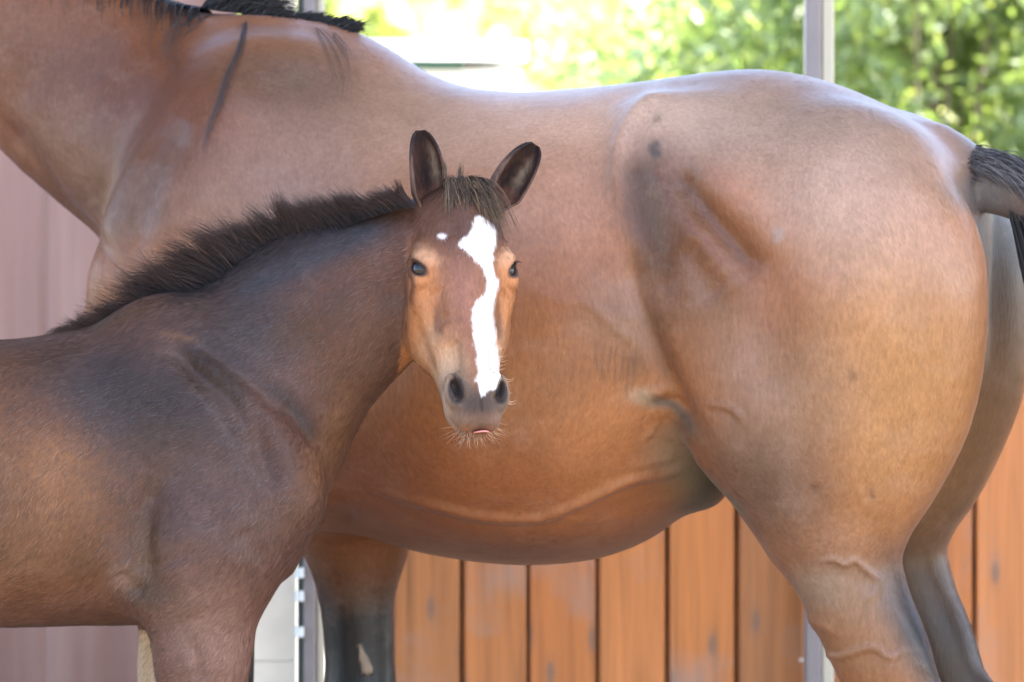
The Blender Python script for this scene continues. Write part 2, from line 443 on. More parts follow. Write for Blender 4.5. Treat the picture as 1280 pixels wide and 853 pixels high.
def ear(parent, base, tip, open_dir, width, colf, name='ear', curl=.25, twist=0):
    """a leaf-shaped cupped ear, with thickness, opening towards open_dir"""
    base, tip = np.array(base, float), np.array(tip, float); ax = tip-base; Ln = np.linalg.norm(ax); ax /= Ln
    o = np.array(open_dir, float); o -= ax*(o@ax); o /= np.linalg.norm(o); sd_ = np.cross(ax, o)
    nu, nv = 26, 25; V, C = [], []
    for layer in (0, 1):
        for i in range(nu):
            u = i/(nu-1)
            w = width*(1-layer*.0)*max(.05, math.sqrt(max(0, 1-((u-.46)/.545)**2))*(.22+.78*min(1, u*3.4)))
            spread = math.radians(88+38*(1-u)**1.5+10*u)       # half opening angle of the cup
            if u < .18: spread += R(20)*(1-u/.18)
            ctr = base+ax*Ln*u+sd_*curl*Ln*(u*u-u)*.6
            for j in range(nv):
                v = -1+2*j/(nv-1); a = v*spread
                rr = w*(1-.16*abs(v)**3)
                p = ctr+sd_*math.sin(a)*rr*.86-o*(math.cos(a)*rr*.75)+o*(rr*.25)
                th = .0042 if layer else 0
                p = p+(sd_*math.sin(a)-o*math.cos(a))*th
                V.append(p); C.append(colf(u, v, layer))
    F = []
    for layer in (0, 1):
        b = layer*nu*nv
        for i in range(nu-1):
            for j in range(nv-1):
                q = (b+i*nv+j, b+i*nv+j+1, b+(i+1)*nv+j+1, b+(i+1)*nv+j)
                F.append(q if layer == 0 else q[::-1])
    for i in range(nu-1):
        for j in (0, nv-1):
            q = (i*nv+j, (i+1)*nv+j, nu*nv+(i+1)*nv+j, nu*nv+i*nv+j); F.append(q if j == 0 else q[::-1])
    for j in range(nv-1):
        q = ((nu-1)*nv+j, (nu-1)*nv+j+1, nu*nv+(nu-1)*nv+j+1, nu*nv+(nu-1)*nv+j); F.append(q)
    return make_np(name, np.array(V), np.array(F), M_ear, parent, True, {'coat': np.array(C)})

# ================================================================= setting
def pt(px, py, Y): d = K*(CAMD+Y); return ((px-640)*d, Y, CAMZ-(py-426.5)*d)
def ground_mat():
    m, n, l, b = mat('sandy_ground')
    v = mapping(n, l, (1,1,1)); t = noise_tex(n, l, 1.3, 8, .65, v); t2 = noise_tex(n, l, 60, 4, .7, v)
    r = ramp(n, l, t.outputs[0], [(.3, (.17, .135, .095)), (.7, (.24, .19, .14))])
    l.new(r.outputs[0], b.inputs['Base Color']); b.inputs['Roughness'].default_value = .95
    l.new(bump(n, l, t2.outputs[0], .6, .01), b.inputs['Normal']); return m
GV, GF = [], []
gx = [-600, -60, -20]+[i*.5 for i in range(-12, 13)]+[20, 60, 600]; gy = [-300, -60, -20]+[i*.5 for i in range(-18, 5)]+[20, 90, 900]
for yv in gy:
    for xv in gx: GV.append((xv, yv, 0 if abs(xv) > 6 or yv > 1.5 or yv < -9 else .012*mnoise.noise(Vector((xv*1.7, yv*1.7, 0)))-.012))
for j in range(len(gy)-1):
    for i in range(len(gx)-1): a = j*len(gx)+i; GF.append((a, a+1, a+1+len(gx), a+len(gx)))
make('ground', GV, GF, ground_mat(), None, True, kind='structure')

# ---- fence of vertical boards behind the mare
YF = 1.30
kf = K*(CAMD+YF)
def board_mat(i, tone):
    m, n, l, b = mat('stained_board_%d' % i)
    tc = n.new('ShaderNodeTexCoord'); oi = n.new('ShaderNodeObjectInfo')
    ad = n.new('ShaderNodeVectorMath'); ad.operation = 'MULTIPLY_ADD'
    cb = n.new('ShaderNodeCombineXYZ'); l.new(oi.outputs['Random'], cb.inputs[0]); l.new(oi.outputs['Random'], cb.inputs[2])
    l.new(cb.outputs[0], ad.inputs[0]); ad.inputs[1].default_value = (31, 7, 19); l.new(tc.outputs['Object'], ad.inputs[2])
    mp = n.new('ShaderNodeMapping'); mp.inputs['Scale'].default_value = (34, 34, 1.6); l.new(ad.outputs[0], mp.inputs[0])
    g = noise_tex(n, l, 1.0, 7, .62, mp.outputs[0]); g.inputs['Distortion'].default_value = .6
    mp2 = n.new('ShaderNodeMapping'); mp2.inputs['Scale'].default_value = (14, 14, 5); l.new(ad.outputs[0], mp2.inputs[0])
    w = n.new('ShaderNodeTexVoronoi'); w.voronoi_dimensions = '2D'; w.inputs['Scale'].default_value = .62
    sx = n.new('ShaderNodeSeparateXYZ'); l.new(mp2.outputs[0], sx.inputs[0]); cx = n.new('ShaderNodeCombineXYZ'); l.new(sx.outputs[0], cx.inputs[0]); l.new(sx.outputs[2], cx.inputs[1]); l.new(cx.outputs[0], w.inputs['Vector'])
    kn = ramp(n, l, w.outputs['Distance'], [(0, (.95,.95,.95)), (.05, (.8,.8,.8)), (.075, (.25,.25,.25)), (.15, (0,0,0))])
    st = noise_tex(n, l, 3.2, 5, .6, ad.outputs[0])
    c0 = ramp(n, l, g.outputs[0], [(.25, tuple(x*.55 for x in tone)), (.5, tone), (.72, tuple(min(1, x*1.28) for x in tone))])
    c1 = mixc(n, l, c0.outputs[0], (.20, .11, .07), kn.outputs[0])
    sr = ramp(n, l, st.outputs[0], [(.52, (0,0,0)), (.70, (.6,.6,.6))])
    c2 = mixc(n, l, c1, (.30, .22, .19), sr.outputs[0])
    l.new(c2, b.inputs['Base Color']); b.inputs['Roughness'].default_value = .55
    l.new(bump(n, l, g.outputs[0], .4, .002), b.inputs['Normal']); return m
BM = [board_mat(i, t) for i, t in enumerate([(.45,.158,.040), (.41,.150,.043), (.47,.170,.048), (.36,.140,.045), (.43,.145,.037)])]
def plank_mesh(w, h, sag=0, seed=0):
    r = random.Random(seed); e = .004
    sec = [(0, e), (e, 0), (w-e, 0), (w, e), (w, .022), (0, .022)]
    V, F = [], []; m = 4
    for j in range(m):
        z = h*j/(m-1); dx = 0 if j in (0,) else r.uniform(-.0012, .0012)
        V += [(x+dx, y+sag*math.sin(math.pi*j/(m-1)), z) for x, y in sec]
    for j in range(m-1):
        for i in range(6): a, b = j*6+i, j*6+(i+1) % 6; F.append((a, b, b+6, a+6))
    F.append(tuple(range(5, -1, -1))); F.append(tuple(range((m-1)*6, m*6)))
    return V, F
fence = empty('board_fence', pt(760, 426, YF), 0, label='orange stained wooden board fence behind the mare between the metal posts', category='fence')
fence.location.z = 0
seams = [412, 490, 577, 660, 747, 834, 920, 1008]
seams_r = [1040, 1131, 1218]+[1218+87*i_ for i_ in range(1, 19)]
bi = 0
for sm in (seams, seams_r):
    for a, b in zip(sm[:-1], sm[1:]):
        x0 = (a-640)*kf+.0040; w = (b-a)*kf-.0080
        V, F = plank_mesh(w, 1.24, random.uniform(-.001, .001), bi)
        o = make('board', V, F, BM[(bi*3) % 5], fence); o.location = (x0-fence.location.x, random.uniform(-.002, .002), .03); bi += 1
x0, x1 = (412-640)*kf-fence.location.x, (1008-640)*kf-fence.location.x
M_rail = simple('dark_weathered_rail', (.30, .14, .065), .8, .3, 0, .3, 14)
for z in (.10, .62, 1.10):
    for xa, xb in ((x0, x1), ((1041-640)*kf-fence.location.x, (2784-640)*kf-fence.location.x)):
        V, F = box_vf(xa, xb, .0235, .065, z, z+.09); make('rail', V, F, M_rail, fence)
# backing strips behind the joints
for sm in (seams, seams_r):
    for a in sm[1:-1]:
        xx = (a-640)*kf-fence.location.x; V, F = box_vf(xx-.022, xx+.022, .0225, .0232, .02, 1.25); make('cover_strip', V, F, M_rail, fence)
V, F = box_vf(x0-.01, x1+.005, -.008, .070, 1.272, 1.30); make('cap_rail', V, F, BM[1], fence)
V, F = box_vf((1041-640)*kf-fence.location.x, (2784-640)*kf-fence.location.x, -.008, .070, 1.272, 1.30); make('cap_rail', V, F, BM[3], fence)
# white tag stapled low on the fence
tagm = simple('white_plastic', (.8, .8, .8), .4)
p = pt(1003, 825, YF-.008)
V, F = box_vf(p[0]-.006, p[0]+.006, p[1]-.003, p[1]-.0005, p[2]-.003, p[2]+.003); make('staple', V, F, tagm, fence).location = (-fence.location.x, -fence.location.y, 0)

# ---- shelter: metal posts; unseen roof, sized to keep the horses in shade
M_post = simple('galvanised_post', (.21, .19, .20), .5, .4, .2, .06, 20)
M_edge = simple('cream_post_edge', (.45, .42, .34), .5)
sh = empty('open_shelter', (0, 1.25, 0), 0, label='open shelter on grey metal posts, one of them rising behind the croup, with an unseen roof sized for shade', category='shelter')
def post(px0, px1, pe, name='post', extra=0):
    Y = 1.22; kk = K*(CAMD+Y); a, b, e = [(q-640)*kk for q in (px0, px1, pe)]
    V, F = box_vf(a, b, Y-1.25, Y-1.25+.06, 0, 3.2, .004); o = make(name, V, F, M_post, sh, True if False else False)
    V, F = box_vf(b+.001, e, Y-1.25+.008, Y-1.25+.05, 0, 3.2, .003); make('edge_strip', V, F, M_edge, o)
    return o
post(1007, 1027, 1043); post(379, 395, 405)
V, F = box_vf((371-640)*K*9.22, (378-640)*K*9.22, -.012, .03, 0, 3.2, .002); make('edge_strip', V, F, simple('dark_green_gap', (.05, .07, .06), .6), sh)  # dark strip standing in for the dark gap between boards and post
for py in (716, 745, 790):
    p = pt(374.5, py, 1.22); V, F = box_vf(p[0]-.008, p[0]+.008, -.045, -.0125, p[2]-.009, p[2]+.009, .003); make('bolt', V, F, simple('pale_blue_bolt', (.62, .72, .80), .3, .5, .3), sh)
M_shade_roof = simple('shade_roof_sheet', (.55, .53, .50), .6, .4, .1, .1, 3)
V, F = [], []
rx0, rx1, ry0, ry1 = -4.2, 7.5, -1.55-1.25, 1.62-1.25
nr = 78
for i in range(nr+1):
    x = rx0+(rx1-rx0)*i/nr; z = .03*(1 if i % 2 else 0)
    for y in (ry0, ry1):
        for dz in (0, .012): V.append((x, y, 3.25+z+dz+(y-ry0)*.03))
for i in range(nr):
    a = i*4; b = a+4
    F += [(a, b, b+2, a+2), (a+1, a+3, b+3, b+1), (a, a+1, b+1, b), (a+2, b+2, b+3, a+3)]
make('roof', V, F, M_shade_roof, sh)
for y in (ry0+.1, -.6, ry1-.1):
    V, F = box_vf(rx0+.05, rx1-.05, y-.03, y+.03, 3.13+(y-ry0)*.03, 3.235+(y-ry0)*.03); make('beam', V, F, M_post, sh)
for x, y in ((-3.9, ry0+.1), (4.6, ry0+.1), (-3.9, ry1-.1), (5.9, ry1-.1)):
    V, F = box_vf(x-.035, x+.035, y-.035, y+.035, 0, 3.13+(y-ry0)*.03-.002); make('post', V, F, M_post, sh)

# ---- pinkish panel and white boards at the left
def panel_mat():
    m, n, l, b = mat('pink_painted_sheet')
    v = mapping(n, l, (9, 9, .7)); t = noise_tex(n, l, 1, 5, .6, v)
    r = ramp(n, l, t.outputs[0], [(.3, (.235, .135, .125)), (.52, (.29, .18, .165)), (.72, (.36, .245, .225))])
    l.new(r.outputs[0], b.inputs['Base Color']); b.inputs['Roughness'].default_value = .6
    l.new(bump(n, l, t.outputs[0], .2, .004), b.inputs['Normal']); return m
pw = empty('painted_panel_wall', (-1.0, 1.30, 0), 0, label='faded pink painted panel wall behind the neck of the mare', category='wall')
PM = panel_mat(); px_ = [-900, -640, -480, -320, -165, -12, 62, 300]
kk = K*9.3
for a, b in zip(px_[:-1], px_[1:]):
    if a == -12: continue
    xa, xb = (a-640)*kk+1.0, ((b if a != -165 else 62)-640)*kk+1.0
    V, F = [], []; seg = max(6, int((xb-xa)/.02))
    for i in range(seg+1):
        x = xa-.006+(xb-xa)*i/seg; y = (.012 if a in (-640,-320,-12) else 0)+.004*math.sin((x)*2*math.pi/.085)*(.5 if i in (0, seg) else 1)
        V += [(x, y, .02), (x, y, 2.15), (x, y+.03, .02), (x, y+.03, 2.15)]
    for i in range(seg):
        q = i*4; F += [(q, q+4, q+5, q+1), (q+2, q+3, q+7, q+6), (q+1, q+5, q+7, q+3), (q, q+2, q+6, q+4)]
    F += [(0, 1, 3, 2), (seg*4, seg*4+2, seg*4+3, seg*4+1)]
    make('panel', V, F, PM, pw, True)
ww = empty('white_board_wall', ((335-640)*kk, 1.30, 0), 0, label='narrow white painted wall of horizontal boards beside the left metal post', category='wall')
M_white = simple('dirty_white_boards', (.78, .72, .62), .6, .4, 0, .10, 8)
z = .02
while z < 2.12:
    h = .21; V, F = box_vf((302-335)*kk, (370-335)*kk, random.uniform(-.002, .002), .03, z, min(z+h, 2.15)-.002, .002)
    make('board', V, F, M_white, ww); z += h

# ---- white shed further back
YS = 5.2
ss = empty('white_shed', ((520-640)*K*(CAMD+YS), YS, 0), R(8), label='low white shed with overhanging flat lid roof beyond the withers of the mare', category='shed')
M_shed = simple('white_shed_paint', (.80, .82, .80), .45, .5, 0, .03, 2)
M_green = simple('dark_green_trim', (.02, .10, .07), .5)
ks = K*(CAMD+YS)
hx = (657-520)*ks
zt = CAMZ+(426.5-80)*ks
def shed_piece(name, x0, x1, y0, y1, z0, z1, m, par=None): V, F = box_vf(x0, x1, y0, y1, z0, z1, .006); return make(name, V, F, m, par or ss)
shed_piece('wall', -1.6, hx-.01, 0, 1.5, 0, zt-.012, M_shed)
shed_piece('trim', -1.62, hx-.16, -.020, 1.45, zt-.014, zt+.006, M_green)
shed_piece('roof', -1.66, hx, -.05, 1.56, zt+.008, zt+.058, M_shed)
d = shed_piece('door', -.9, -.15, -.022, -.002, .08, zt-.1, M_shed); shed_piece('handle', -.25, -.22, -.05, -.024, .9, 1.05, M_green, d)

# ---- garden wall & vegetation beyond
def leaf_mat(name, col, trans, vary=.35):
    m, n, l, b = mat(name)
    t = n.new('ShaderNodeAttribute'); t.attribute_name = 'tone'
    r = ramp(n, l, t.outputs['Fac'], [(0, tuple(c*(1-vary) for c in col)), (.6, col), (1, (min(1, col[0]*1.9), col[1]*1.45, col[2]*1.1))])
    l.new(r.outputs[0], b.inputs['Base Color']); b.inputs['Roughness'].default_value = .38; b.inputs['Specular IOR Level'].default_value = .5
    tr = n.new('ShaderNodeBsdfTranslucent'); l.new(mixc(n, l, r.outputs[0], (1.6, 1.7, .5), 1.0, 'MULTIPLY'), tr.inputs[0])
    mx = n.new('ShaderNodeMixShader'); mx.inputs[0].default_value = trans
    l.new(b.outputs[0], mx.inputs[1]); l.new(tr.outputs[0], mx.inputs[2]); l.new(mx.outputs[0], n['Material Output'].inputs[0])
    return m
LG = [leaf_mat('deep_green_leaves', (.195, .26, .16), .5), leaf_mat('fresh_green_leaves', (.60, .64, .50), .5), leaf_mat('yellow_green_leaves', (.62, .64, .52), .5)]
M_bark = simple('grey_bark', (.16, .13, .10), .9, .2, 0, .3, 20)
def leaf_cloud(name, clumps, nleaf, size, aspect, mat_, parent, seed, droop=.2):
    """leaves as folded four-sided blades gathered in sprays"""
    r = np.random.RandomState(seed); V = []; cs = np.array([c[:3] for c in clumps]); rr = np.array([c[3:6] for c in clumps])
    w = (rr.prod(1))**.66; w /= w.sum(); k = r.choice(len(cs), nleaf//6, p=w)
    u = r.normal(size=(len(k), 3)); u /= np.linalg.norm(u, axis=1, keepdims=True); u *= (r.rand(len(k), 1)**.38)
    tip = cs[k]+u*rr[k]
    tip = np.repeat(tip, 6, 0)+r.normal(size=(len(k)*6, 3))*size*.8
    n = len(tip); d = r.normal(size=(n, 3))*.7+np.repeat(u, 6, 0)*.8; d[:, 2] -= droop; d /= np.linalg.norm(d, axis=1, keepdims=True)
    s = np.cross(d, r.normal(size=(n, 3))); s /= np.linalg.norm(s, axis=1, keepdims=True); nn = np.cross(d, s)
    L = size*(.6+.8*r.rand(n, 1)); Wd = L/aspect
    a = tip; b = tip+d*L*.5+s*Wd*.5+nn*Wd*.15; c = tip+d*L-nn*L*.08; e = tip+d*L*.5-s*Wd*.5+nn*Wd*.15
    V = np.stack([a, b, c, e], 1).reshape(-1, 3); F = np.arange(n*4).reshape(-1, 4)
    tone = np.clip(np.repeat(r.rand(n//6), 6)*.5+r.rand(n)*.5, 0, 1)
    tone = np.repeat(tone, 4)
    return make_np(name, V, F, mat_, parent, False, {'tone': np.stack([tone]*3, 1)})
def trunk_mesh(limbs):
    V, F = [], []
    for pts, r0, r1 in limbs:
        pts = catmull(pts, 4); m = len(pts); b0 = len(V); n = 8
        for i, p in enumerate(pts):
            r = r0+(r1-r0)*i/(m-1)
            for j in range(n): q = 2*math.pi*j/n; V.append((p[0]+r*math.cos(q), p[1]+r*math.sin(q), p[2]))
        for i in range(m-1):
            for j in range(n): F.append((b0+i*n+j, b0+i*n+(j+1) % n, b0+(i+1)*n+(j+1) % n, b0+(i+1)*n+j))
    return V, F
def shrub(kind, x, y, h, w, dens, lsize, asp, mi, label, cat, seed, bare=.12, droop=.2):
    r = random.Random(seed); root = empty(kind, (x, y, 0), 0, label=label, category=cat, group='shrubs and trees beyond the yard')
    cl, limbs = [], []
    nc = 15 if dens < 20000 else 34
    for i in range(nc):
        a = r.uniform(0, 6.28); q = r.random()**.6; hh = r.uniform(bare, 1)
        rad = w*.5*(1-.5*abs(hh-.5)**1.2)
        c = (math.cos(a)*rad*q, math.sin(a)*rad*q*.8, h*hh*.93)
        cl.append((*c, w*r.uniform(.13, .24), w*r.uniform(.13, .24), h*r.uniform(.07, .13)))
        limbs.append(([(0, 0, 0.0), (c[0]*.25, c[1]*.25, c[2]*.4), (c[0]*.8, c[1]*.8, c[2]*.9)], .020*h/2.5, .004))
    V, F = trunk_mesh(limbs); make('trunk', V, F, M_bark, root, True)
    leaf_cloud('crown', cl, dens, lsize, asp, LG[mi], root, seed, droop)
    return root
def X_at(px, Y): return (px-640)*K*(CAMD+Y)
shrub('laurel_bush', X_at(1150, 6.6), 6.6, 2.9, 1.9, 38000, .062, 2.8, 0, 'dense mid green bush at the right beyond the croup of the mare', 'bush', 11, .1)
shrub('laurel_bush', X_at(1290, 7.4), 7.4, 3.1, 2.1, 36000, .075, 3.4, 0, 'darker green bush with long leaves above the tail of the mare', 'bush', 12, .1, .5)
shrub('leafy_shrub', X_at(930, 8.2), 8.2, 2.45, 1.9, 6000, .075, 2.2, 2, 'yellow green shrub with glowing leaves left of the upright post', 'shrub', 13, .2)
shrub('leafy_shrub', X_at(810, 7.6), 7.6, 2.02, 1.3, 4200, .075, 2.4, 1, 'small bright green shrub right of the white shed', 'shrub', 14, .25)
shrub('leafy_shrub', X_at(1035, 10.5), 10.5, 3.0, 2.6, 8000, .085, 2.2, 1, 'taller shrub partly hidden by the upright post', 'shrub', 15, .2)
def tree(kind, px, Y, h, w, dens, ls, mi, label, seed, bare=.3):
    return shrub(kind, X_at(px, Y), Y, h, w, dens, ls, 2.0, mi, label, 'tree', seed, bare)
tree('garden_tree', 455, 24, 4.6, 4.2, 6000, .17, 1, 'pale yellow green tree far beyond the withers of the mare', 21)
tree('garden_tree', 585, 30, 4.4, 3.0, 5200, .18, 1, 'thin distant tree above the white shed', 22)
tree('garden_tree', 700, 26, 5.6, 3.2, 12000, .15, 0, 'grey green distant tree between the shed and the shrubs', 23, .15)
tree('garden_tree', 860, 28, 5.2, 3.4, 3000, .18, 2, 'distant light tree behind the yellow green shrub', 24)
tree('garden_tree', 330, 26, 4.6, 3.4, 3000, .18, 1, 'distant tree hidden mostly by the neck of the mare', 25)
tree('garden_tree', 1240, 20, 5.4, 4.4, 12000, .17, 1, 'tall tree behind the darker green bush', 26)
#

# ================================================================= the mare
def axis_grid(segs):
    out = []
    for a, b, st in segs: out += list(np.arange(a, b-1e-6, st))
    out.append(segs[-1][1]); return np.array(out)
mf = Frame(R(18))
F = Field(axis_grid([(-1.42, -.86, .016), (-.86, .95, .0085), (.95, 1.05, .014)]),
          axis_grid([(-.42, .10, .0085), (.10, .44, .011)]),
          axis_grid([(-.02, .36, .013), (.36, 1.62, .0085), (1.62, 1.9, .016)]))
# barrel: px, top, bottom, half width, height of widest point
prof = [(140,360,500,95,.5),(165,300,560,120,.5),(200,220,600,140,.5),(260,130,640,165,.52),(330,72,655,178,.55),(400,46,662,188,.58),(440,44,664,195,.6),(480,58,675,205,.62),
        (520,86,687,218,.62),(560,104,695,232,.6),(600,113,702,244,.6),(650,117,707,252,.58),(700,114,706,255,.57),(760,108,697,252,.55),(820,101,668,238,.5),
        (860,95,632,222,.47),(905,89,588,212,.45),(950,87,565,205,.42),(1000,93,545,195,.42),(1050,106,530,185,.42),(1100,128,520,170,.42),(1150,155,500,145,.43),(1195,180,470,110,.44),(1222,205,430,80,.45)]
X, T_, B_, W_, M_ = [], [], [], [], []
for px, t, b, w, m_ in prof:
    a = mf.L(px, t, 0); X.append(a[0]); T_.append(a[2]); B_.append(mf.L(px, b, 0)[2]); W_.append(w*K*8); M_.append(m_)
F.trunk(X, T_, B_, W_, M_, .05, 2.2)
# neck, throat, head (the head is beyond the left edge of the picture)
mf.chain(F, [(330,228,0,144),(282,202,0,174),(192,159,0,153),(119,112,0,141),(10,25,0,120),(-100,-70,0,92),(-150,-110,0,78)], .10, [.72,.62,.5,.45,.42,.45,.5])
mf.chain(F, [(-150,-120,0,84),(-205,-60,0,80),(-260,10,0,58),(-320,95,0,44),(-345,130,0,46)], .05, [.62,.62,.6,.62,.66])
mf.ell(F, -190, -40, 0, 75, 62, .075, .05, 40)
mf.ell(F, -338, 122, 0, 46, 50, .06, .03)
mf.chain(F, [(-150,-40,-.045,44),(-200,0,-.045,40),(-250,60,-.03,30)], .04, .7, True)        # jaw
mf.chain(F, [(-185,-95,-.075,22),(-215,-72,-.085,16),(-240,-40,-.07,12)], .03, .8, True)     # brow and facial crest
for t_ in (-1, 1):
    F.ellipsoid(mf.L(-362, 112, t_*.048), (.016, .014, .024), .008, carve=True)
mf.ell(F, -325, 165, 0, 26, 22, .038, .02)
mf.chain(F, [(262,330,0,112),(246,400,0,106),(255,520,0,98)], .06, .75)          # breast
# shoulder, forearm
mf.chain(F, [(322,160,-.118,80),(270,245,-.165,114),(215,360,-.18,110),(250,470,-.17,110),(290,560,-.165,100)], .08, .42, True)
def foreleg(sgn, pts):
    P = [mf.L(a, b, sgn*.135) for a, b, r in pts]; r = [q[2]*K*8 for q in pts]
    F.chain(P, r, .86, .045)
near_f = [(300,560,95),(285,640,72),(278,720,58),(274,790,47),(272,850,46),(270,900,45),(272,960,30),(272,1080,27),(272,1130,35),(262,1180,28),(250,1215,32)]
foreleg(-1, near_f)
far_f = [(415,560,74),(432,640,66),(442,700,56),(447,770,49),(450,830,46),(450,880,48),(448,930,34),(448,990,28),(450,1080,27),(450,1130,33),(440,1180,27),(428,1215,31)]
foreleg(1, far_f)
mf.chain(F, [(440,610,.10,80),(450,668,.13,60)], .05, .8)
# haunch: rump, buttock, thigh, stifle
mf.ell(F, 1015, 262, -.115, 175, 108, .145, .05, 22, True)
mf.chain(F, [(1048,262,-.13,112),(1078,318,-.155,146),(1077,375,-.165,161),(1070,460,-.16,158),(1054,545,-.155,140),(1046,620,-.15,106),(1053,690,-.15,76),(1073,750,-.15,66),(1100,815,-.15,63),(1117,862,-.15,59),(1128,915,-.15,56),(1140,945,-.15,52)], .05, [.72,.72,.72,.72,.74,.8,.8,.78,.72,.66,.62,.6], True)
mf.chain(F, [(862,205,-.17,62),(868,270,-.205,74),(880,350,-.22,85),(905,440,-.22,84),(945,520,-.21,84),(978,575,-.175,76),(1018,640,-.165,60)], .06, [.5,.5,.55,.6,.7,.8,.8], True)
mf.chain(F, [(822,178,-.175,30),(812,222,-.19,30)], .07, 1, True)                     # point of hip
mf.ell(F, 922, 548, -.19, 46, 58, .06, .05, 45, True)                                  # stifle
mf.chain(F, [(1150,905,-.15,30),(1172,890,-.15,22)], .03, .7, True)                      # point of hock
mf.chain(F, [(1142,945,-.15,44),(1143,985,-.15,34),(1140,1060,-.15,30),(1137,1120,-.15,34),(1132,1140,-.15,36),(1118,1185,-.15,29),(1106,1215,-.15,33)], .03, .8, True)
# dock of the tail, lifted
mf.chain(F, [(1165,205,0,48),(1205,222,0,38),(1240,232,.0,34),(1285,250,.0,30),(1315,285,.0,24)], .035, .9)
# udder
mf.ell(F, 858, 600, 0, 46, 26, .09, .05, -30)
# hollow of the flank in front of the thigh, hollow between the buttocks
F.ellipsoid(mf.L(742, 235, -.345), (.075, .035, .10), .09, carve=True)
F.ellipsoid(mf.L(842, 524, -.320), (.020, .022, .026), .035, carve=True)
V, Q = F.mesh(); del F
V = laplace(V, Q, 2, .5)
V, Q = subdiv(V, Q)
N = vnormals(V, Q); P2 = mf.pix(V)
face = np.clip(-N[:,1]*2.2+.1, 0, 1)*(V[:,1] < .02)
mm = .001
feats = [
 ([(838,110),(806,128),(786,152),(774,180),(768,215),(768,250)], 6, 7*mm), ([(748,190),(742,240),(760,320),(780,400)], 24, -7*mm), ([(795,180),(798,240),(812,310),(842,390)], 15, -11*mm),
 ([(782,300),(790,340),(806,400),(838,480),(880,560)], 11, -14*mm), ([(818,200),(850,260),(890,320),(925,370)], 14, 7*mm),
 ([(836,205),(875,258),(915,300),(955,350)], 13, -16*mm), ([(862,190),(915,235),(965,290),(990,330)], 22, 6*mm), ([(862,300),(885,345),(905,370)], 16, -6*mm),
 ([(880,507),(905,508),(922,518),(930,530)], 3.5, 3*mm), ([(880,514),(905,516),(920,526)], 4, -2*mm),
 ([(1155,250),(1130,340),(1120,430),(1100,540),(1085,620)], 26, -6*mm), ([(960,430),(975,520),(1000,600),(1020,660)], 22, -5*mm),
 ([(470,612),(545,632),(600,646),(660,649),(690,643),(730,626),(790,600),(830,594),(875,578)], 4.2, 8.5*mm), ([(730,626),(700,655),(640,660)], 7, -2*mm),
 ([(785,586),(820,578),(850,570)], 4, 2.5*mm), ([(700,650),(760,652),(820,640)], 4, 1.2*mm), ([(590,655),(600,670),(625,690)], 4, 1.5*mm),
 ([(1024,703),(1042,699),(1056,705),(1068,700),(1082,712),(1096,722),(1104,722)], 2.8, 5*mm), ([(1030,712),(1060,718),(1090,735)], 7, -2*mm),
 ([(1020,812),(1045,822),(1070,815),(1092,810),(1112,822),(1130,815)], 2.8, 4*mm), ([(1104,722),(1095,740),(1080,752)], 3.5, 2*mm), ([(1005,772),(1030,785),(1042,795)], 5, 3*mm),
 ([(1010,800),(1040,740),(1075,700)], 20, 3*mm), ([(1165,853),(1140,800),(1110,745)], 9, 4*mm),
 ([(808,509),(822,503),(840,506),(856,522)], 5, -6*mm), ([(800,494),(815,490),(832,495)], 5, 4*mm), ([(832,510),(820,532),(803,553)], 3, 3*mm), ([(680,370),(705,378),(735,380),(780,420),(805,440)], 5, 2*mm),
 ([(640,250),(655,330),(700,410),(760,450)], 45, -4*mm), ([(0,140),(45,205),(85,262),(120,302),(140,328)], 9, -13*mm), ([(20,120),(70,190),(110,250)], 24, 5*mm),
 ([(232,150),(212,190),(192,225),(178,268),(158,320)], 12, -11*mm), ([(300,60),(262,130),(230,230),(200,330)], 30, 5*mm), ([(120,60),(170,120),(200,200)], 26, -4*mm),
 ([(395,655),(420,648),(445,652)], 8, -7*mm), ([(380,50),(430,90),(480,150),(520,230)], 38, -5*mm), ([(340,70),(330,160),(300,240)], 40, -6*mm),
 ([(540,120),(640,150),(760,150)], 22, 4*mm), ([(1235,430),(1242,400),(1240,370)], 4, 2*mm), ([(1205,560),(1195,590),(1200,610)], 3.5, 2.5*mm),
 ([(700,520),(660,560),(600,590)], 30, -2*mm), ([(1080,600),(1088,628)], 4, -2*mm), ([(1015,608),(1022,620)], 4, -2*mm),
]
V = relief(V, N, P2, feats, face)
# broad muscle unevenness and skin ripples
V += N*((fbm(V, 7, 3, 2)*.007+fbm(V, 30, 5, 2)*.0008))[:, None]
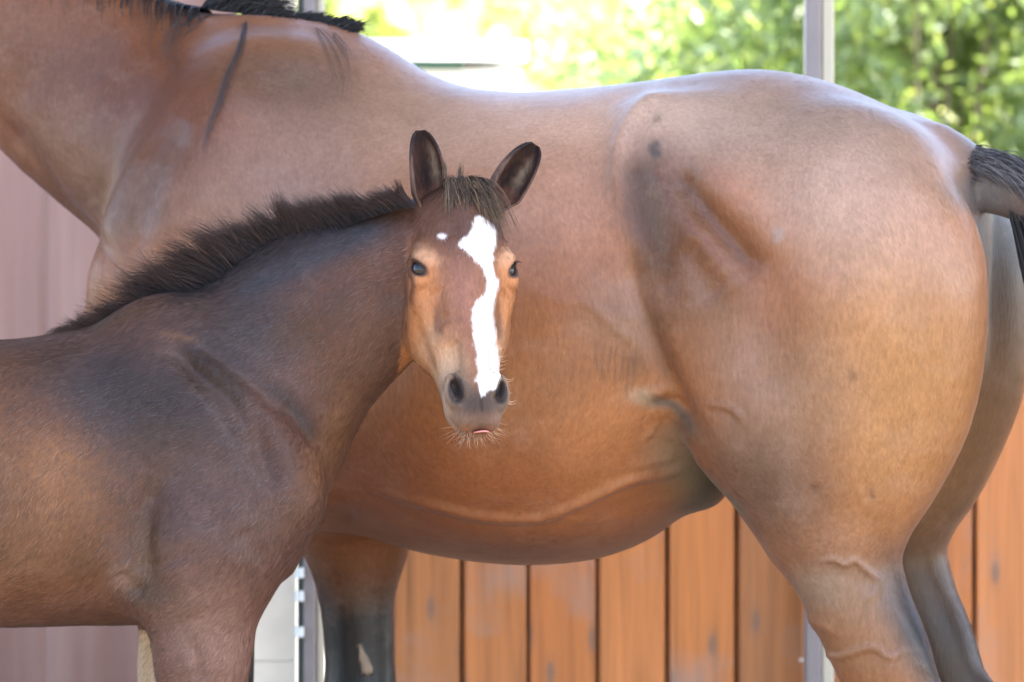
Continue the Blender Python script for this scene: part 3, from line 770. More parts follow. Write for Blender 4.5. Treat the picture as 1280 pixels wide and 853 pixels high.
# coat colour: bay with black points, some sheen and hollow shade painted in
P2 = mf.pix(np.column_stack([V[:,0], -np.abs(V[:,1]), V[:,2]])); z = V[:,2]
C = np.tile(np.array([.30, .108, .045]), (len(V), 1))
dark = (.11, .06, .042); grey = (.19, .150, .138); red = (.22, .088, .038); orange = (.31, .150, .066); black = (.013, .013, .017); back_sheen = (.60, .41, .345)
C = paint(C, P2, [
 ('b', 950, 150, 190, 60, 8, grey, .75), ('b', 840, 150, 60, 45, 20, grey, .6), ('b', 1120, 190, 90, 40, 28, (.26,.19,.165), .5), ('b', 1120, 310, 100, 65, 20, (.38,.235,.175), .7), ('b', 1030, 240, 70, 60, 0, (.37,.24,.19), .7),  # greyish croup; the pale rump patches carry painted sheen
 ('b', 660, 145, 190, 50, 0, back_sheen, .85), ('b', 690, 240, 110, 90, 0, (.31,.155,.105), .75), ('b', 470, 130, 100, 70, 10, (.24,.135,.10), .8), ('b', 350, 230, 120, 90, 20, (.25,.145,.112), .8),  # first blob: sky sheen along the back, painted into the coat
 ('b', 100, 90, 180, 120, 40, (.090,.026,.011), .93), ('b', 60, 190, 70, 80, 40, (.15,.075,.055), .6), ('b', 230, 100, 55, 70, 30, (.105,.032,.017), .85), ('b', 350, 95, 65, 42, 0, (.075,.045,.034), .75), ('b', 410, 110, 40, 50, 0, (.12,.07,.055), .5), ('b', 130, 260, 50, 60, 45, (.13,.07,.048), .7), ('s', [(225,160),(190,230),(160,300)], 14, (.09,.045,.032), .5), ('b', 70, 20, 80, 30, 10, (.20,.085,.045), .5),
 ('b', 1140, 450, 110, 90, 30, orange, .85), ('b', 1120, 580, 70, 90, 20, orange, .7), ('b', 960, 490, 60, 90, -20, (.215,.125,.098), .8), ('b', 960, 610, 70, 60, 40, (.11,.066,.055), .8), ('b', 930, 590, 34, 60, -30, (.10,.058,.047), .7), ('b', 1040, 480, 40, 60, 0, (.30,.16,.10), .6), ('b', 880, 420, 40, 60, -20, (.20,.10,.066), .7),
 ('b', 1060, 740, 70, 50, 20, (.20,.12,.092), .85), ('b', 1080, 820, 70, 30, 10, (.20,.095,.052), .75), ('b', 1150, 790, 30, 70, -25, (.045,.045,.052), .85),
 ('s', [(836,203),(850,225),(880,262),(915,300),(950,345)], 15, (.085,.030,.012), .92), ('s', [(850,205),(900,250),(940,300),(975,350)], 16, (.21,.085,.042), .6), ('s', [(794,185),(798,250),(812,300),(840,350)], 19, (.085,.046,.031), .85), ('s', [(812,300),(825,360),(838,420)], 22, (.13,.068,.046), .7), ('b', 905, 375, 34, 26, 0, (.15,.07,.042), .5), ('b', 838, 275, 34, 80, -14, (.085,.036,.020), .78), ('b', 885, 330, 30, 50, -30, (.12,.048,.025), .55),  # hip bands: darker hair, with the shade of the hollows painted in
 ('s', [(812,196),(818,190),(816,184),(826,178)], 5, (.045,.036,.034), .7), ('s', [(815,182),(821,192),(828,190)], 4, (.05,.04,.038), .6), ('s', [(816,152),(822,148),(826,145)], 3.5, (.07,.055,.052), .55), ('s', [(806,385),(818,420),(832,455),(838,480)], 8, (.07,.035,.028), .7),
 ('b', 775, 395, 40, 30, 45, (.20,.125,.095), .7), ('b', 795, 455, 16, 20, 20, (.095,.05,.04), .85), ('b', 782, 425, 26, 14, 30, (.13,.08,.065), .6),
 ('b', 640, 480, 170, 110, 0, red, .8), ('b', 600, 600, 190, 60, 5, (.24,.078,.030), .7), ('b', 450, 600, 70, 55, 20, (.17,.058,.032), .8), ('b', 640, 690, 170, 22, 0, (.15,.055,.028), .7), ('b', 560, 665, 120, 30, 12, (.17,.058,.028), .5),  # the lowest blobs paint shade under the belly
 ('b', 760, 560, 70, 50, -30, (.32,.125,.052), .7), 
 ('b', 806, 497, 15, 8, 10, (.32,.25,.20), .75), ('s', [(808,509),(822,503),(840,506),(856,522),(868,545)], 4.5, (.05,.04,.036), .85), ('b', 856, 535, 12, 18, -30, (.10,.075,.06), .6),  # pale patch; flank crease darkened by painted shade
 ('b', 1200, 225, 16, 26, 30, (.24,.14,.09), .6), ('b', 1232, 245, 36, 20, 15, (.13,.115,.115), .9), ('b', 1020, 735, 30, 20, 0, (.26,.19,.16), .5),
 *[('s', [(746+i*8+(i%3)*2, 422+i*3), (745+i*8, 448+i*3), (748+i*7, 466+i*4+(i%2)*10)], 1.6, (.11,.05,.033), .55) for i in range(7)],
 ('s', [(968,296),(974,290),(970,304)], 5, (.30,.24,.23), .6), ('s', [(1088,612),(1092,625)], 2.5, (.10,.045,.03), .6), ('s', [(1015,606),(1020,618)], 2.5, (.09,.05,.04), .6), ('b', 1066, 470, 5, 6, 0, (.13,.07,.05), .6),
])
gi = np.flatnonzero((np.abs(V[:,1]) < .232) & (z < 1.0)); cg = C[gi]
cg = paint(cg, P2[gi], [('b', 850, 560, 30, 36, -30, (.25,.16,.11), .75), ('b', 885, 595, 40, 40, -30, (.15,.12,.09), .9), ('b', 890, 630, 44, 22, -38, (.05,.045,.042), .85), ('b', 915, 605, 24, 40, 30, (.10,.085,.07), .8)])
gw = np.clip((.232-np.abs(V[gi,1]))/.015, 0, 1)[:, None]; C[gi] = C[gi]*(1-gw)+cg*gw
mz = np.clip((mf.L(-285,0,0)[0]-V[:,0])/.05, 0, 1)[:, None]*(z > 1.2)[:, None]; C = C*(1-mz)+np.array([.035,.03,.03])*mz
# inside of the thighs and dock: bluish grey skin
inner = np.clip(1-np.abs(V[:,1])/.10, 0, 1)*np.clip((V[:,0]-mf.L(1175,300,0)[0])/.05, 0, 1)*(z > .8)
C = C*(1-inner[:,None]*.9)+np.array([.135,.135,.15])*inner[:,None]*.9
inn2 = np.clip((V[:,1]-.02)/.02, 0, 1)*np.clip((.19-V[:,1])/.06, 0, 1)*np.clip((V[:,0]-mf.L(1080,300,0)[0])/.08, 0, 1)*(z > .5)*(z < 1.15)
C = C*(1-inn2[:,None]*.55)+np.array([.33,.17,.085])*inn2[:,None]*.55
# black lower legs
hind = V[:,0] > mf.L(960, 700, 0)[0]; fore = (V[:,0] < mf.L(560, 700, 0)[0])
zz = z+.05*fbm(V, 9, 4, 2)
lowh = np.clip((.52-zz-(0.0))/.16, 0, 1)*hind; 
back = hind*np.clip((mf.pix(V)[:,0]-(1090+(mf.pix(V)[:,1]-740)*.42))/40, 0, 1)*np.clip((.80-zz)/.22, 0, 1)
lowf = np.clip((.745-zz)/.17, 0, 1)*fore*(V[:,1] > .02)+np.clip((.68-zz)/.17, 0, 1)*fore*(V[:,1] < .02)
bl = np.clip(np.maximum(np.maximum(lowh, lowf), back*.85), 0, 1)[:, None]; bl = bl*bl*(3-2*bl)
C = C*(1-bl)+np.array(black)*bl
N = vnormals(V, Q)
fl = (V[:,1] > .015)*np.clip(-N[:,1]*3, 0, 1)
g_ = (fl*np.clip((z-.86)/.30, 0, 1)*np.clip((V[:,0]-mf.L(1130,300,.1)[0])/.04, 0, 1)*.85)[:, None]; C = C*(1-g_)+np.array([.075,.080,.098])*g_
g_ = (fl*np.clip((.98-z)/.12, 0, 1)*hind*.45)[:, None]; C = C*(1-g_)+np.array([.085,.050,.038])*g_  # far hind inner side: darker bare skin, with shade painted in
C *= (1+.20*fbm(V, 12, 21, 3)+.06*fbm(V*np.array([1,1,3]), 60, 22, 2))[:, None]
# chestnut (horny callus) on the inner side of the far foreleg; brown above
pf = mf.pix(V); far = (V[:,1] > .05)*(V[:,1] < .16)*fore
ch, cp, _ = seg_dist(pf, [(449,806),(454,822),(459,836)]); ch = np.clip((2.2+5.8*cp-ch)/1.5, 0, 1)*far
C = C*(1-ch[:,None])+np.array([.30,.22,.19])*ch[:,None]
fo = np.exp(-.5*(((pf[:,0]-455)/60)**2+((pf[:,1]-670)/35)**2))*far*.6
C = C*(1-fo[:,None])+np.array([.24,.105,.06])*fo[:,None]
V += N*((ch*.003))[:, None]
MARE = empty('mare', (0, 0, 0), -mf.psi, label='bay mare standing broadside with raised dark tail, her body filling the picture behind the foal', category='horse')
low = np.clip((1.22-z)/.25, 0, 1)[:, None]; C = C*(1-low*np.array([.02, .02, .12]))
C = np.clip(C*np.array([.71,.715,.66]), .004, 1)
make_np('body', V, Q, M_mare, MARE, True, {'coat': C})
fur(MARE, V, Q, C, N, 100000, .0070, lambda p: np.stack([np.full(len(p), .8), np.zeros(len(p)), np.full(len(p), -.75)-.5*(p[:,2] < .9)], 1), .00040,
    lambda c: (c[:,0] > -.85)&(c[:,2] > .40)&(N[Q[:,0],1] < .35)&~((c[:,1] > .06)&(c[:,2] > 1.0)), 301, .09, .25)
# eyes, ears, hooves
for t in (-.076, .076):
    p = mf.L(-215, -75, 0); me_ = bpy.data.meshes.new('eye')
    import bmesh
    bm = bmesh.new(); bmesh.ops.create_uvsphere(bm, u_segments=20, v_segments=12, radius=.022); bm.to_mesh(me_); bm.free()
    e_ = link('eye', me_, M_eye, MARE, True); e_.location = (p[0], t, p[2])
for t in (-.05, .05):
    b_ = mf.L(-135, -185, 0); ear(MARE, (b_[0], t*.9, b_[2]-.02), (b_[0]-.02, t*1.4, b_[2]+.15), (-.9, t*6, .1), .034, lambda u, v, l: (.09, .05, .04) if l else (.14, .10, .085))
for px, t in ((246, -.135), (424, .135), (1103, -.15), (1103, .15)):
    a = mf.L(px, 1225, t); hoof(MARE, (a[0]-.012, a[1]), .13, .058, .085)
# mane: short fringe along the crest, a few long grey strands over the neck
CREST = catmull([(436,40),(404,30),(352,25),(300,13),(262,8),(200,-6),(130,-45),(72,-77),(0,-112),(-52,-148),(-112,-182)], 8)
def crest(u): # u 0..1 withers -> poll
    c = CREST; i = u*(len(c)-1); k_ = int(min(i, len(c)-2)); q = c[k_]+(c[k_+1]-c[k_])*(i-k_)
    return q
lst = []
for i in range(5200):
    u = rng.rand(); q = crest(u); t = rng.normal()*.008
    rr_ = rng.rand(); ln = (38 if u < .25 else 75)*(.5+.8*rng.rand())
    side = -1 if rng.rand() < .12 else 1
    b_ = mf.L(q[0], q[1]+4, t); sc_ = K*8.2
    lean = rng.normal()*.25
    if u < .42:   # bristly part near the withers, lies back along the crest
        pts = [b_+np.array([(.25*lean+.55)*ln*sc_*s_, side*.010*s_, ln*sc_*((.42+.35*rr_)*s_-.38*s_*s_)]) for s_ in np.linspace(0, 1, 6)]
    else:
        pts = [b_+np.array([lean*.3*ln*sc_*s_+.12*ln*sc_*s_, side*(.028*math.sin(s_*1.9)+.03*s_), ln*sc_*(.30*s_-1.5*s_*s_)]) for s_ in np.linspace(0, 1, 7)]
    lst.append((pts, .0011, rng.rand()*.4))
def onface(px, py, lift=.006):   # a point lying on the near surface of the neck
    p = mf.L(px, py, -.1)
    d2 = (P2v[:,0]-px)**2+(P2v[:,1]-py)**2; k_ = np.argmin(d2); p = Vn[k_].copy(); p[1] -= lift; return p
m_ = (V[:,1] < .03)&(N[:,1] < .15)&(V[:,2] > 1.0)&(V[:,0] < 0); Vn = V[m_]; P2v = mf.pix(Vn)
for path, cnt, sp in (([(308,28),(302,60),(287,95),(276,130),(264,160),(255,192)], 17, 2.6), ([(398,34),(412,55),(422,80),(427,105),(426,130)], 5, 5), ([(418,42),(432,60),(440,78)], 5, 3),
                      ([(262,4),(235,18),(220,35),(208,60),(206,80)], 10, 5), ([(270,6),(240,25),(222,45),(216,70),(222,98)], 10, 6), ([(240,0),(212,12),(198,32),(190,55),(192,75)], 5, 4), ([(296,14),(262,20),(240,38),(222,52)], 4, 3)):
    for c in range(cnt):
        o_ = rng.normal(size=2)*sp; cv = rng.normal()*3
        pp = catmull(path, 4); n_ = len(pp)
        pts = [onface(a+o_[0]*(.35+.65*math.sin(math.pi*min(1,j/n_+.1)))+cv*math.sin(j/n_*3), b+o_[1]*.3, .004+.006*rng.rand()) for j, (a, b) in enumerate(pp)]
        pts = np.array(pts)
        for _ in range(2): pts[1:-1] = (pts[:-2]+pts[1:-1]*2+pts[2:])/4
        lst.append((pts, .00045, .25+.5*rng.rand()))
strands('mane', lst, M_maregrey, MARE, kind='stuff')
# tail: long hair springing from the lifted dock
lst = []
dk = catmull([(1188,196),(1215,200),(1250,208),(1290,226),(1320,262)], 6)
for i in range(7000):
    u = rng.rand()**.8; k_ = u*(len(dk)-1); j = int(min(k_, len(dk)-2)); q = dk[j]+(dk[j+1]-dk[j])*(k_-j)
    a = rng.uniform(-1.25, 1.5); rr = .0465*(1-.22*u)
    b_ = mf.L(q[0]+8, q[1]+26+10*u, 0)+np.array([0, rr*math.sin(a), rr*math.cos(a)*.9])
    ln = rng.uniform(.55, 1.0)*(.10+.55*u) if u < .35 else rng.uniform(.45, .85)
    out = np.array([1.0, .22*math.sin(a)+rng.normal()*.13, .10*math.cos(a)-.08+rng.normal()*.09])
    pts = [b_+out*(.42*(1-math.exp(-2.2*s_*ln/.6)))*.42+np.array([0, 0, -1])*(ln*s_)**1.8*.95+np.array([0, 0, .006*math.sin(s_*3.1)]) for s_ in np.linspace(0, 1, 10)]
    lst.append((pts, .00075, np.clip(rng.normal()*.25+.35-.25*u, 0, 1)))
for i in range(1500):   # the inner hair hanging behind the dock
    u = rng.rand(); b_ = mf.L(1262+60*u, 262+26*u, .012+rng.normal()*.014); ln = rng.uniform(.5, .9)
    lst.append(([b_+np.array([.16*s_+.02*rng.normal()*s_, .015*math.sin(s_*3+i), -ln*s_**1.15]) for s_ in np.linspace(0, 1, 8)], .0010, .02+.12*rng.rand()))
for i in range(900):   # short frizzy hairs where the tail springs from the croup
    q = dk[0]+(dk[8]-dk[0])*rng.rand(); a = rng.uniform(-1.5, 1.7); b_ = mf.L(q[0]+rng.normal()*8, q[1]+28, 0)+np.array([0, .045*math.sin(a), .045*math.cos(a)*.9])
    dr = np.array([.8, .5*math.sin(a)+rng.normal()*.2, .5*math.cos(a)+rng.normal()*.2]); ln = rng.uniform(.012, .04)
    lst.append(([b_+dr*ln*s_+np.array([0, 0, -.012*s_*s_]) for s_ in np.linspace(0, 1, 5)], .00045, rng.rand()*.8))
strands('tail_hair', lst, M_tail, MARE, kind='stuff')

# ================================================================= the foal
ff = Frame(0.0, -.55)
FS = K*(CAMD-.55)
# head frame: r to the viewer's right, f out of the forehead, l from poll to lips
HO = np.array([*ff.L(580, 226, -.10)])
Lx = np.array([.075, -.377, -.922]); Lx /= np.linalg.norm(Lx)
Fv = np.array([math.sin(R(13)), -math.cos(R(13)), 0]); Fv -= Lx*(Fv@Lx); Fv /= np.linalg.norm(Fv)
Rv = np.cross(Fv, Lx); Rv = Rv if Rv[0] > 0 else -Rv
HR = np.array([Rv, Fv, Lx])
def H(r, f, l): return HO+Rv*r+Fv*f+Lx*l
F = Field(axis_grid([(-1.26, -.82, .014), (-.82, -.175, .0085), (-.175, .045, .0036), (.045, .10, .01)]),
          axis_grid([(-.42, -.34, .008), (-.34, -.03, .0042), (-.03, .20, .0095)]),
          axis_grid([(-.02, .50, .013), (.50, .86, .0085), (.86, 1.28, .0036), (1.28, 1.32, .008)]))
prof = [(-345,520,640,45,.5),(-310,470,700,80,.5),(-220,425,750,112,.5),(-110,413,772,128,.55),(0,428,785,132,.58),(60,420,783,128,.6),(110,408,781,122,.6),(150,398,782,114,.58),
        (200,396,782,108,.55),(250,410,765,104,.5),(300,440,745,98,.5),(340,500,715,85,.5),(372,570,680,60,.5)]
X, T_, B_, W_, M_ = [], [], [], [], []
for px, t, b, w, m_ in prof:
    a = ff.L(px, t, 0); X.append(a[0]); T_.append(a[2]); B_.append(ff.L(px, b, 0)[2]); W_.append(w*FS); M_.append(m_)
F.trunk(X, T_, B_, W_, M_, .05, 2.2)
ff.chain(F, [(255,520,0,128),(300,505,0,138),(365,432,-.005,126),(425,385,-.02,112),(478,352,-.030,94),(520,325,-.040,76),(548,305,-.050,60)], .06, [.7,.66,.56,.50,.50,.56,.66])
ff.chain(F, [(310,560,0,92),(322,620,0,74),(318,668,0,60)], .07, .95)       # breast
ff.chain(F, [(205,440,-.055,60),(255,520,-.085,72),(318,590,-.095,66),(340,625,-.095,52)], .05, [.5,.55,.7,.8], True)   # shoulder blade to point of shoulder
ff.chain(F, [(330,630,-.09,55),(270,690,-.095,80),(215,715,-.09,55)], .05, .7, True)
ff.chain(F, [(262,690,-.09,80),(255,760,-.085,68),(252,820,-.085,62),(252,880,-.08,52),(254,950,-.08,40),(256,1000,-.08,40),(256,1030,-.08,30),(256,1150,-.08,23),(257,1195,-.08,29),(266,1240,-.08,24),(278,1275,-.08,28)], .035, .8)
ff.chain(F, [(250,690,.08,70),(232,760,.085,52),(222,820,.085,50),(216,880,.08,46),(212,950,.08,38),(212,1000,.08,39),(212,1030,.08,29),(212,1150,.08,22),(212,1195,.08,28),(221,1240,.08,23),(233,1275,.08,27)], .035, .8)
# hindquarters (beyond the left edge)
ff.chain(F, [(-250,520,-.07,95),(-275,600,-.085,100),(-262,690,-.09,85),(-262,770,-.09,60),(-290,850,-.09,42),(-312,920,-.09,36),(-325,955,-.09,34),(-318,1000,-.09,27),(-312,1130,-.09,23),(-308,1190,-.09,29),(-296,1240,-.09,23),(-284,1275,-.09,27)], .05, .8, True)
ff.chain(F, [(-215,560,-.085,70),(-190,660,-.10,62)], .06, .6, True)
ff.chain(F, [(-330,500,0,34),(-365,520,0,26),(-395,600,0,20),(-400,680,0,14)], .03, .9)
# ---- head
def E(r, f, l, a, b, c, k=.02, carve=False, both=True, tilt=None):
    for s_ in ((1, -1) if (both and r) else (1,)):
        Q = HR.copy()
        if tilt:   # rotate about f axis (deg), mirrored
            q = R(tilt)*s_; Q = np.array([HR[0]*math.cos(q)+HR[2]*math.sin(q), HR[1], -HR[0]*math.sin(q)+HR[2]*math.cos(q)])
        F.ellipsoid(H(r*s_, f, l), (a, b, c), k, Q, carve)
def Cn(pts, k=.02, both=True, fy=1.0, carve=False):
    for s_ in ((1, -1) if both else (1,)):
        F.chain([H(p[0]*s_, p[1], p[2]) for p in pts], [p[3] for p in pts], fy, k, 3, carve)
E(0, -.055, .055, .052, .055, .070, .03)                 # poll and brain case
E(0, -.040, .105, .064, .040, .075, .03)                 # forehead
E(.050, -.050, .122, .026, .030, .036, .02)              # orbits
Cn([(.050,-.045,.095,.016),(.066,-.042,.120,.011),(.068,-.040,.142,.009)], .014)  # brow
Cn([(0,-.045,.13,.046),(0,-.042,.19,.038),(0,-.038,.25,.030),(0,-.035,.30,.026),(0,-.034,.325,.026)], .02, False)   # nose
Cn([(.028,-.060,.17,.034),(.026,-.065,.22,.028),(.022,-.062,.28,.020)], .02)         # cheeks of the nose
Cn([(.062,-.060,.155,.013),(.052,-.062,.19,.010),(.043,-.060,.225,.007)], .016)       # facial crest
E(.047, -.105, .140, .031, .055, .080, .016)
E(.044, -.110, .195, .026, .036, .040, .02)              # masseter
Cn([(.040,-.130,.09,.030),(.042,-.145,.15,.028),(.037,-.132,.205,.026),(.022,-.095,.265,.020),(.014,-.078,.33,.018)], .02)  # jaw
Cn([(0,-.09,.10,.05),(0,-.10,.18,.035),(0,-.075,.27,.026),(0,-.06,.33,.026)], .03, False)
E(0, -.045, .322, .040, .038, .038, .018, both=False)      # muzzle
E(.029, -.030, .318, .017, .021, .032, .010, tilt=-12)     # nostril wings
E(0, -.030, .350, .031, .024, .021, .012, both=False)      # upper lip
E(.018, -.034, .360, .014, .018, .014, .010)
E(0, -.068, .352, .023, .022, .020, .010, both=False)      # chin
E(0, -.055, .364, .022, .018, .010, .006, both=False)      # lower lip
E(.0320, -.0100, .314, .0075, .019, .0175, .004, True, tilt=24)   # nostrils
E(.0300, -.0080, .331, .0075, .010, .0085, .005, True, tilt=10)
Cn([(.0395,-.020,.298,.0048),(.0435,-.020,.315,.0050),(.0400,-.020,.334,.0048),(.030,-.014,.343,.0040)], .006)
Cn([(.0300,-.010,.297,.0040),(.0235,-.008,.310,.0042),(.0205,-.008,.325,.0038)], .006)
def eye_axes(s_):
    n_ = Rv*s_*.80+Fv*.60; h_ = -Rv*s_*.60+Fv*.80; q = R(40)
    return h_*math.cos(q)+Lx*math.sin(q), -h_*math.sin(q)+Lx*math.cos(q), n_
for s_ in (1, -1):    # eye openings and lids
    ea, eb, en = eye_axes(s_); c0 = H(.050*s_, -.050, .122)
    for sg, rr_, off in ((-1, .0055, .0118), (-1, .0042, .0190), (1, .0032, .0120)):
        F.chain([c0+ea*(.021*math.sin(t))+eb*sg*off*math.cos(t)+en*(.0275-.006*abs(math.sin(t))) for t in np.linspace(-1.45, 1.45, 6)], [rr_*(.55+.45*math.cos(t)) for t in np.linspace(-1.3, 1.3, 6)], 1, .005, 2)
    F.ellipsoid(c0+en*.031+eb*.0012, (.0188, .0080, .0140), .003, np.array([ea, eb, en]), True)
Cn([(-.026,-.046,.369,.0035),(-.012,-.040,.3745,.0035),(0,-.038,.3755,.0035),(.012,-.040,.3745,.0035),(.026,-.046,.369,.0035)], .004, False, carve=True)
V, Q = F.mesh(); del F
V = laplace(V, Q, 1, .5)
V, Q = subdiv(V, Q)
N = vnormals(V, Q); P2 = ff.pix(V)
hd = V-HO; hr, hf, hl = hd@Rv, hd@Fv, hd@Lx
ishead = np.clip((hf+.205)/.02, 0, 1)*np.clip((hl-.0)/.02, 0, 1)*np.clip((np.where(hr < 0, .0795-.02*np.clip((.07-hl)/.05, 0, 1), .105)-np.abs(hr))/.006, 0, 1)*(V[:,1] < -.03)
face = np.clip(-N[:,1]*2.2+.1, 0, 1)*(V[:,1] < .02)*(1-ishead)
feats = [
 ([(212,428),(250,462),(290,495),(320,540),(345,600)], 10, -13*mm), ([(245,425),(290,455),(330,490),(352,520)], 9, -8*mm), ([(228,445),(262,490),(280,520),(300,560)], 7, -5*mm), ([(232,430),(275,470),(305,505),(325,560)], 6, 6*mm),
 ([(352,500),(385,540),(402,560)], 7, -5*mm), ([(300,540),(325,580),(350,610)], 12, -6*mm), ([(200,600),(182,640),(178,690),(185,730)], 11, -12*mm), ([(150,712),(160,730),(180,742)], 8, -8*mm),
 ([(120,690),(150,705),(168,712)], 16, 5*mm), ([(215,700),(235,740),(250,770)], 16, 5*mm), ([(240,800),(248,830),(250,853)], 6, -4*mm), ([(300,660),(320,690),(335,695)], 12, -5*mm),
 ([(280,610),(300,660),(305,720)], 14, 5*mm), ([(255,570),(235,640),(240,690)], 24, 4*mm), ([(380,360),(420,340),(460,330)], 18, -4*mm),  
 ([(500,260),(480,300),(490,350),(505,390)], 14, -5*mm), ([(0,765),(80,745),(150,730)], 14, -4*mm), ([(20,560),(30,640),(30,720)], 12, -2*mm), ([(70,550),(80,640),(80,720)], 12, -2*mm),
 ([(330,420),(370,460),(400,530)], 26, -4*mm), ([(280,420),(350,380),(430,330),(490,290)], 18, 3*mm)]
V = relief(V, N, P2, feats, face)
# fine relief of the face (in the frame of the head)
def hfeat(pts, w, h, plane='rl'):
    global V
    a = hr if plane == 'rl' else hf
    for s_ in (1, -1):
        p = np.stack([a*(s_ if plane == 'rl' else 1), hl], 1); d, par, _ = seg_dist(p, catmull(pts))
        g = h*np.exp(-.5*(d/w)**2)*taper(par)*ishead*(hr*s_ > -.002)*(hf > -.085)
        V = V+N*g[:, None]
hfeat([(.050,.155),(.046,.185),(.040,.215)], .007, -.0060); hfeat([(.058,.150),(.064,.156),(.070,.155)], .0025, -.0015)
hfeat([(.054,.112),(.062,.108),(.070,.112)], .003, -.0015); hfeat([(.030,.235),(.028,.265),(.030,.290)], .006, -.0055); hfeat([(.036,.16),(.033,.20)], .006, .0015)
hfeat([(.047,.30),(.044,.335),(.037,.356)], .0025, -.0015); hfeat([(.020,.298),(.030,.294),(.040,.300)], .003, .002)
hfeat([(.0,.335),(.0,.356)], .002, -.0013); hfeat([(.02,.06),(.025,.09)], .010, -.005)
V += N*((fbm(V, 9, 33, 2)*.006*(1-ishead)+fbm(V, 34, 35, 2)*.0007))[:, None]
P2 = ff.pix(np.column_stack([V[:,0], -np.abs(V[:,1]), V[:,2]])); z = V[:,2]
C = np.tile(np.array([.082, .038, .026]), (len(V), 1))
slate = (.026, .021, .022); gold = (.27, .125, .05); brown = (.10, .047, .027); blk = (.010, .009, .011)
C = paint(C, P2, [
 ('b', 20, 640, 120, 100, 0, (.125,.056,.026), .9), ('b', 25, 610, 60, 75, 10, gold, .6), ('b', -60, 640, 120, 120, 0, brown, .8), ('b', 40, 500, 50, 30, 0, (.095,.040,.020), .6),
 ('b', 150, 490, 100, 50, 20, slate, .9), ('b', 230, 540, 90, 50, 30, (.038,.026,.024), .8), ('b', 250, 620, 70, 60, 0, (.072,.046,.042), .8), ('b', 300, 420, 70, 55, -35, slate, .85), ('s', [(180,392),(260,352),(340,312),(420,280),(505,250)], 20, (.014,.013,.016), .9), ('s', [(280,372),(360,338),(440,300),(500,268)], 14, (.030,.033,.040), .7),
 ('b', 400, 400, 45, 20, -35, (.045,.022,.014), .7), ('b', 300, 640, 70, 60, 0, (.080,.044,.034), .7), ('b', 440, 490, 50, 70, 30, (.088,.042,.026), .85), ('b', 410, 560, 20, 60, 20, (.14,.060,.025), .7),
 ('s', [(330,480),(360,500),(398,552)], 9, (.024,.016,.014), .7), ('s', [(225,430),(270,460),(310,505)], 7, (.025,.017,.015), .6), ('b', 185, 700, 14, 50, 5, (.12,.075,.042), .45), ('b', 190, 745, 30, 14, 0, (.040,.036,.033), .7), ('b', 155, 715, 16, 12, 0, (.19,.125,.10), .6),
 ('b', 60, 770, 150, 22, 0, (.065,.032,.022), .7), ('b', 330, 690, 30, 40, 0, (.085,.043,.031), .5), ('b', 222, 420, 18, 3.5, 14, (.14,.07,.035), .6), ('b', 130, 400, 60, 8, -12, (.07,.04,.026), .6), ('b', 255, 800, 50, 60, 0, (.115,.070,.056), .7)])
C *= (1+.50*fbm(V*np.array([1,1,.6]), 11, 51, 3)+.16*fbm(V*np.array([.7,1,1.6]), 55, 52, 2))[:, None]
legf = (V[:,1] > .04)*(V[:,0] < ff.L(235,800,0)[0])*(V[:,0] > ff.L(150,800,0)[0])*(z < ff.L(0,786,.08)[2])*(z > .3)*.8
C = C*(1-legf[:,None])+np.array([.36,.27,.18])*legf[:,None]
# head colours
hc = np.tile(np.array([.26, .118, .068]), (len(V), 1)); ar = np.abs(hr)
def hb(r, l, a, b, col, st, both=True, frange=None):
    global hc
    rr = ar if both else hr; w = st*np.exp(-.5*(((rr-r)/a)**2+((hl-l)/b)**2)**1.3)
    if frange: w = w*np.clip((hf-frange[0])/.015, 0, 1)*np.clip((frange[1]-hf)/.015, 0, 1)
    hc = hc*(1-w[:,None])+np.array(col)*w[:,None]
hb(0, .03, .08, .05, (.10,.060,.048), .95); hb(.02, .14, .03, .09, (.20,.105,.075), .7, frange=(-.05, .1)); hb(.060, .19, .02, .05, (.42,.195,.082), .85); hb(.05, .24, .02, .05, (.42,.22,.11), .8); hb(.062, .13, .020, .030, (.40,.20,.10), .7)
hb(.035, .285, .018, .035, (.50,.37,.26), .9); hb(.040, .33, .02, .03, (.42,.34,.28), .8); hb(.0, .342, .034, .024, (.036,.031,.030), .97, frange=(-.06, .1)); hb(.030, .318, .016, .026, (.045,.039,.037), .9); hb(.046, .325, .009, .035, (.42,.36,.31), .85, frange=(-.085, -.022)); hb(0, .366, .026, .006, (.11,.09,.08), .8)
hb(.048, .200, .004, .022, (.10,.045,.028), .75); hb(.036, .185, .004, .018, (.20,.09,.045), .7); hb(.043, .215, .006, .010, (.10,.05,.035), .6); hb(.058, .235, .010, .02, (.50,.36,.26), .6)  # grooves of the face darkened, their shade put into the colour
hb(-.020, .165, .020, .050, (.27,.145,.115), .7, False); hb(0, .070, .06, .045, (.075,.043,.036), .85)
throat = np.clip((-.085-hf)/.03, 0, 1)*.75; hc = hc*(1-throat[:,None])+np.array([.25,.115,.05])*throat[:,None]
# dark rims
def rim(c, rad, w, col, st):
    global hc
    for s_ in (1, -1):
        d = np.linalg.norm((hd@HR.T-np.array([c[0]*s_, c[1], c[2]]))/np.array(rad), axis=1); g = st*np.clip((1+w-d)/w, 0, 1)**1.2
        hc = hc*(1-g[:,None])+np.array(col)*g[:,None]

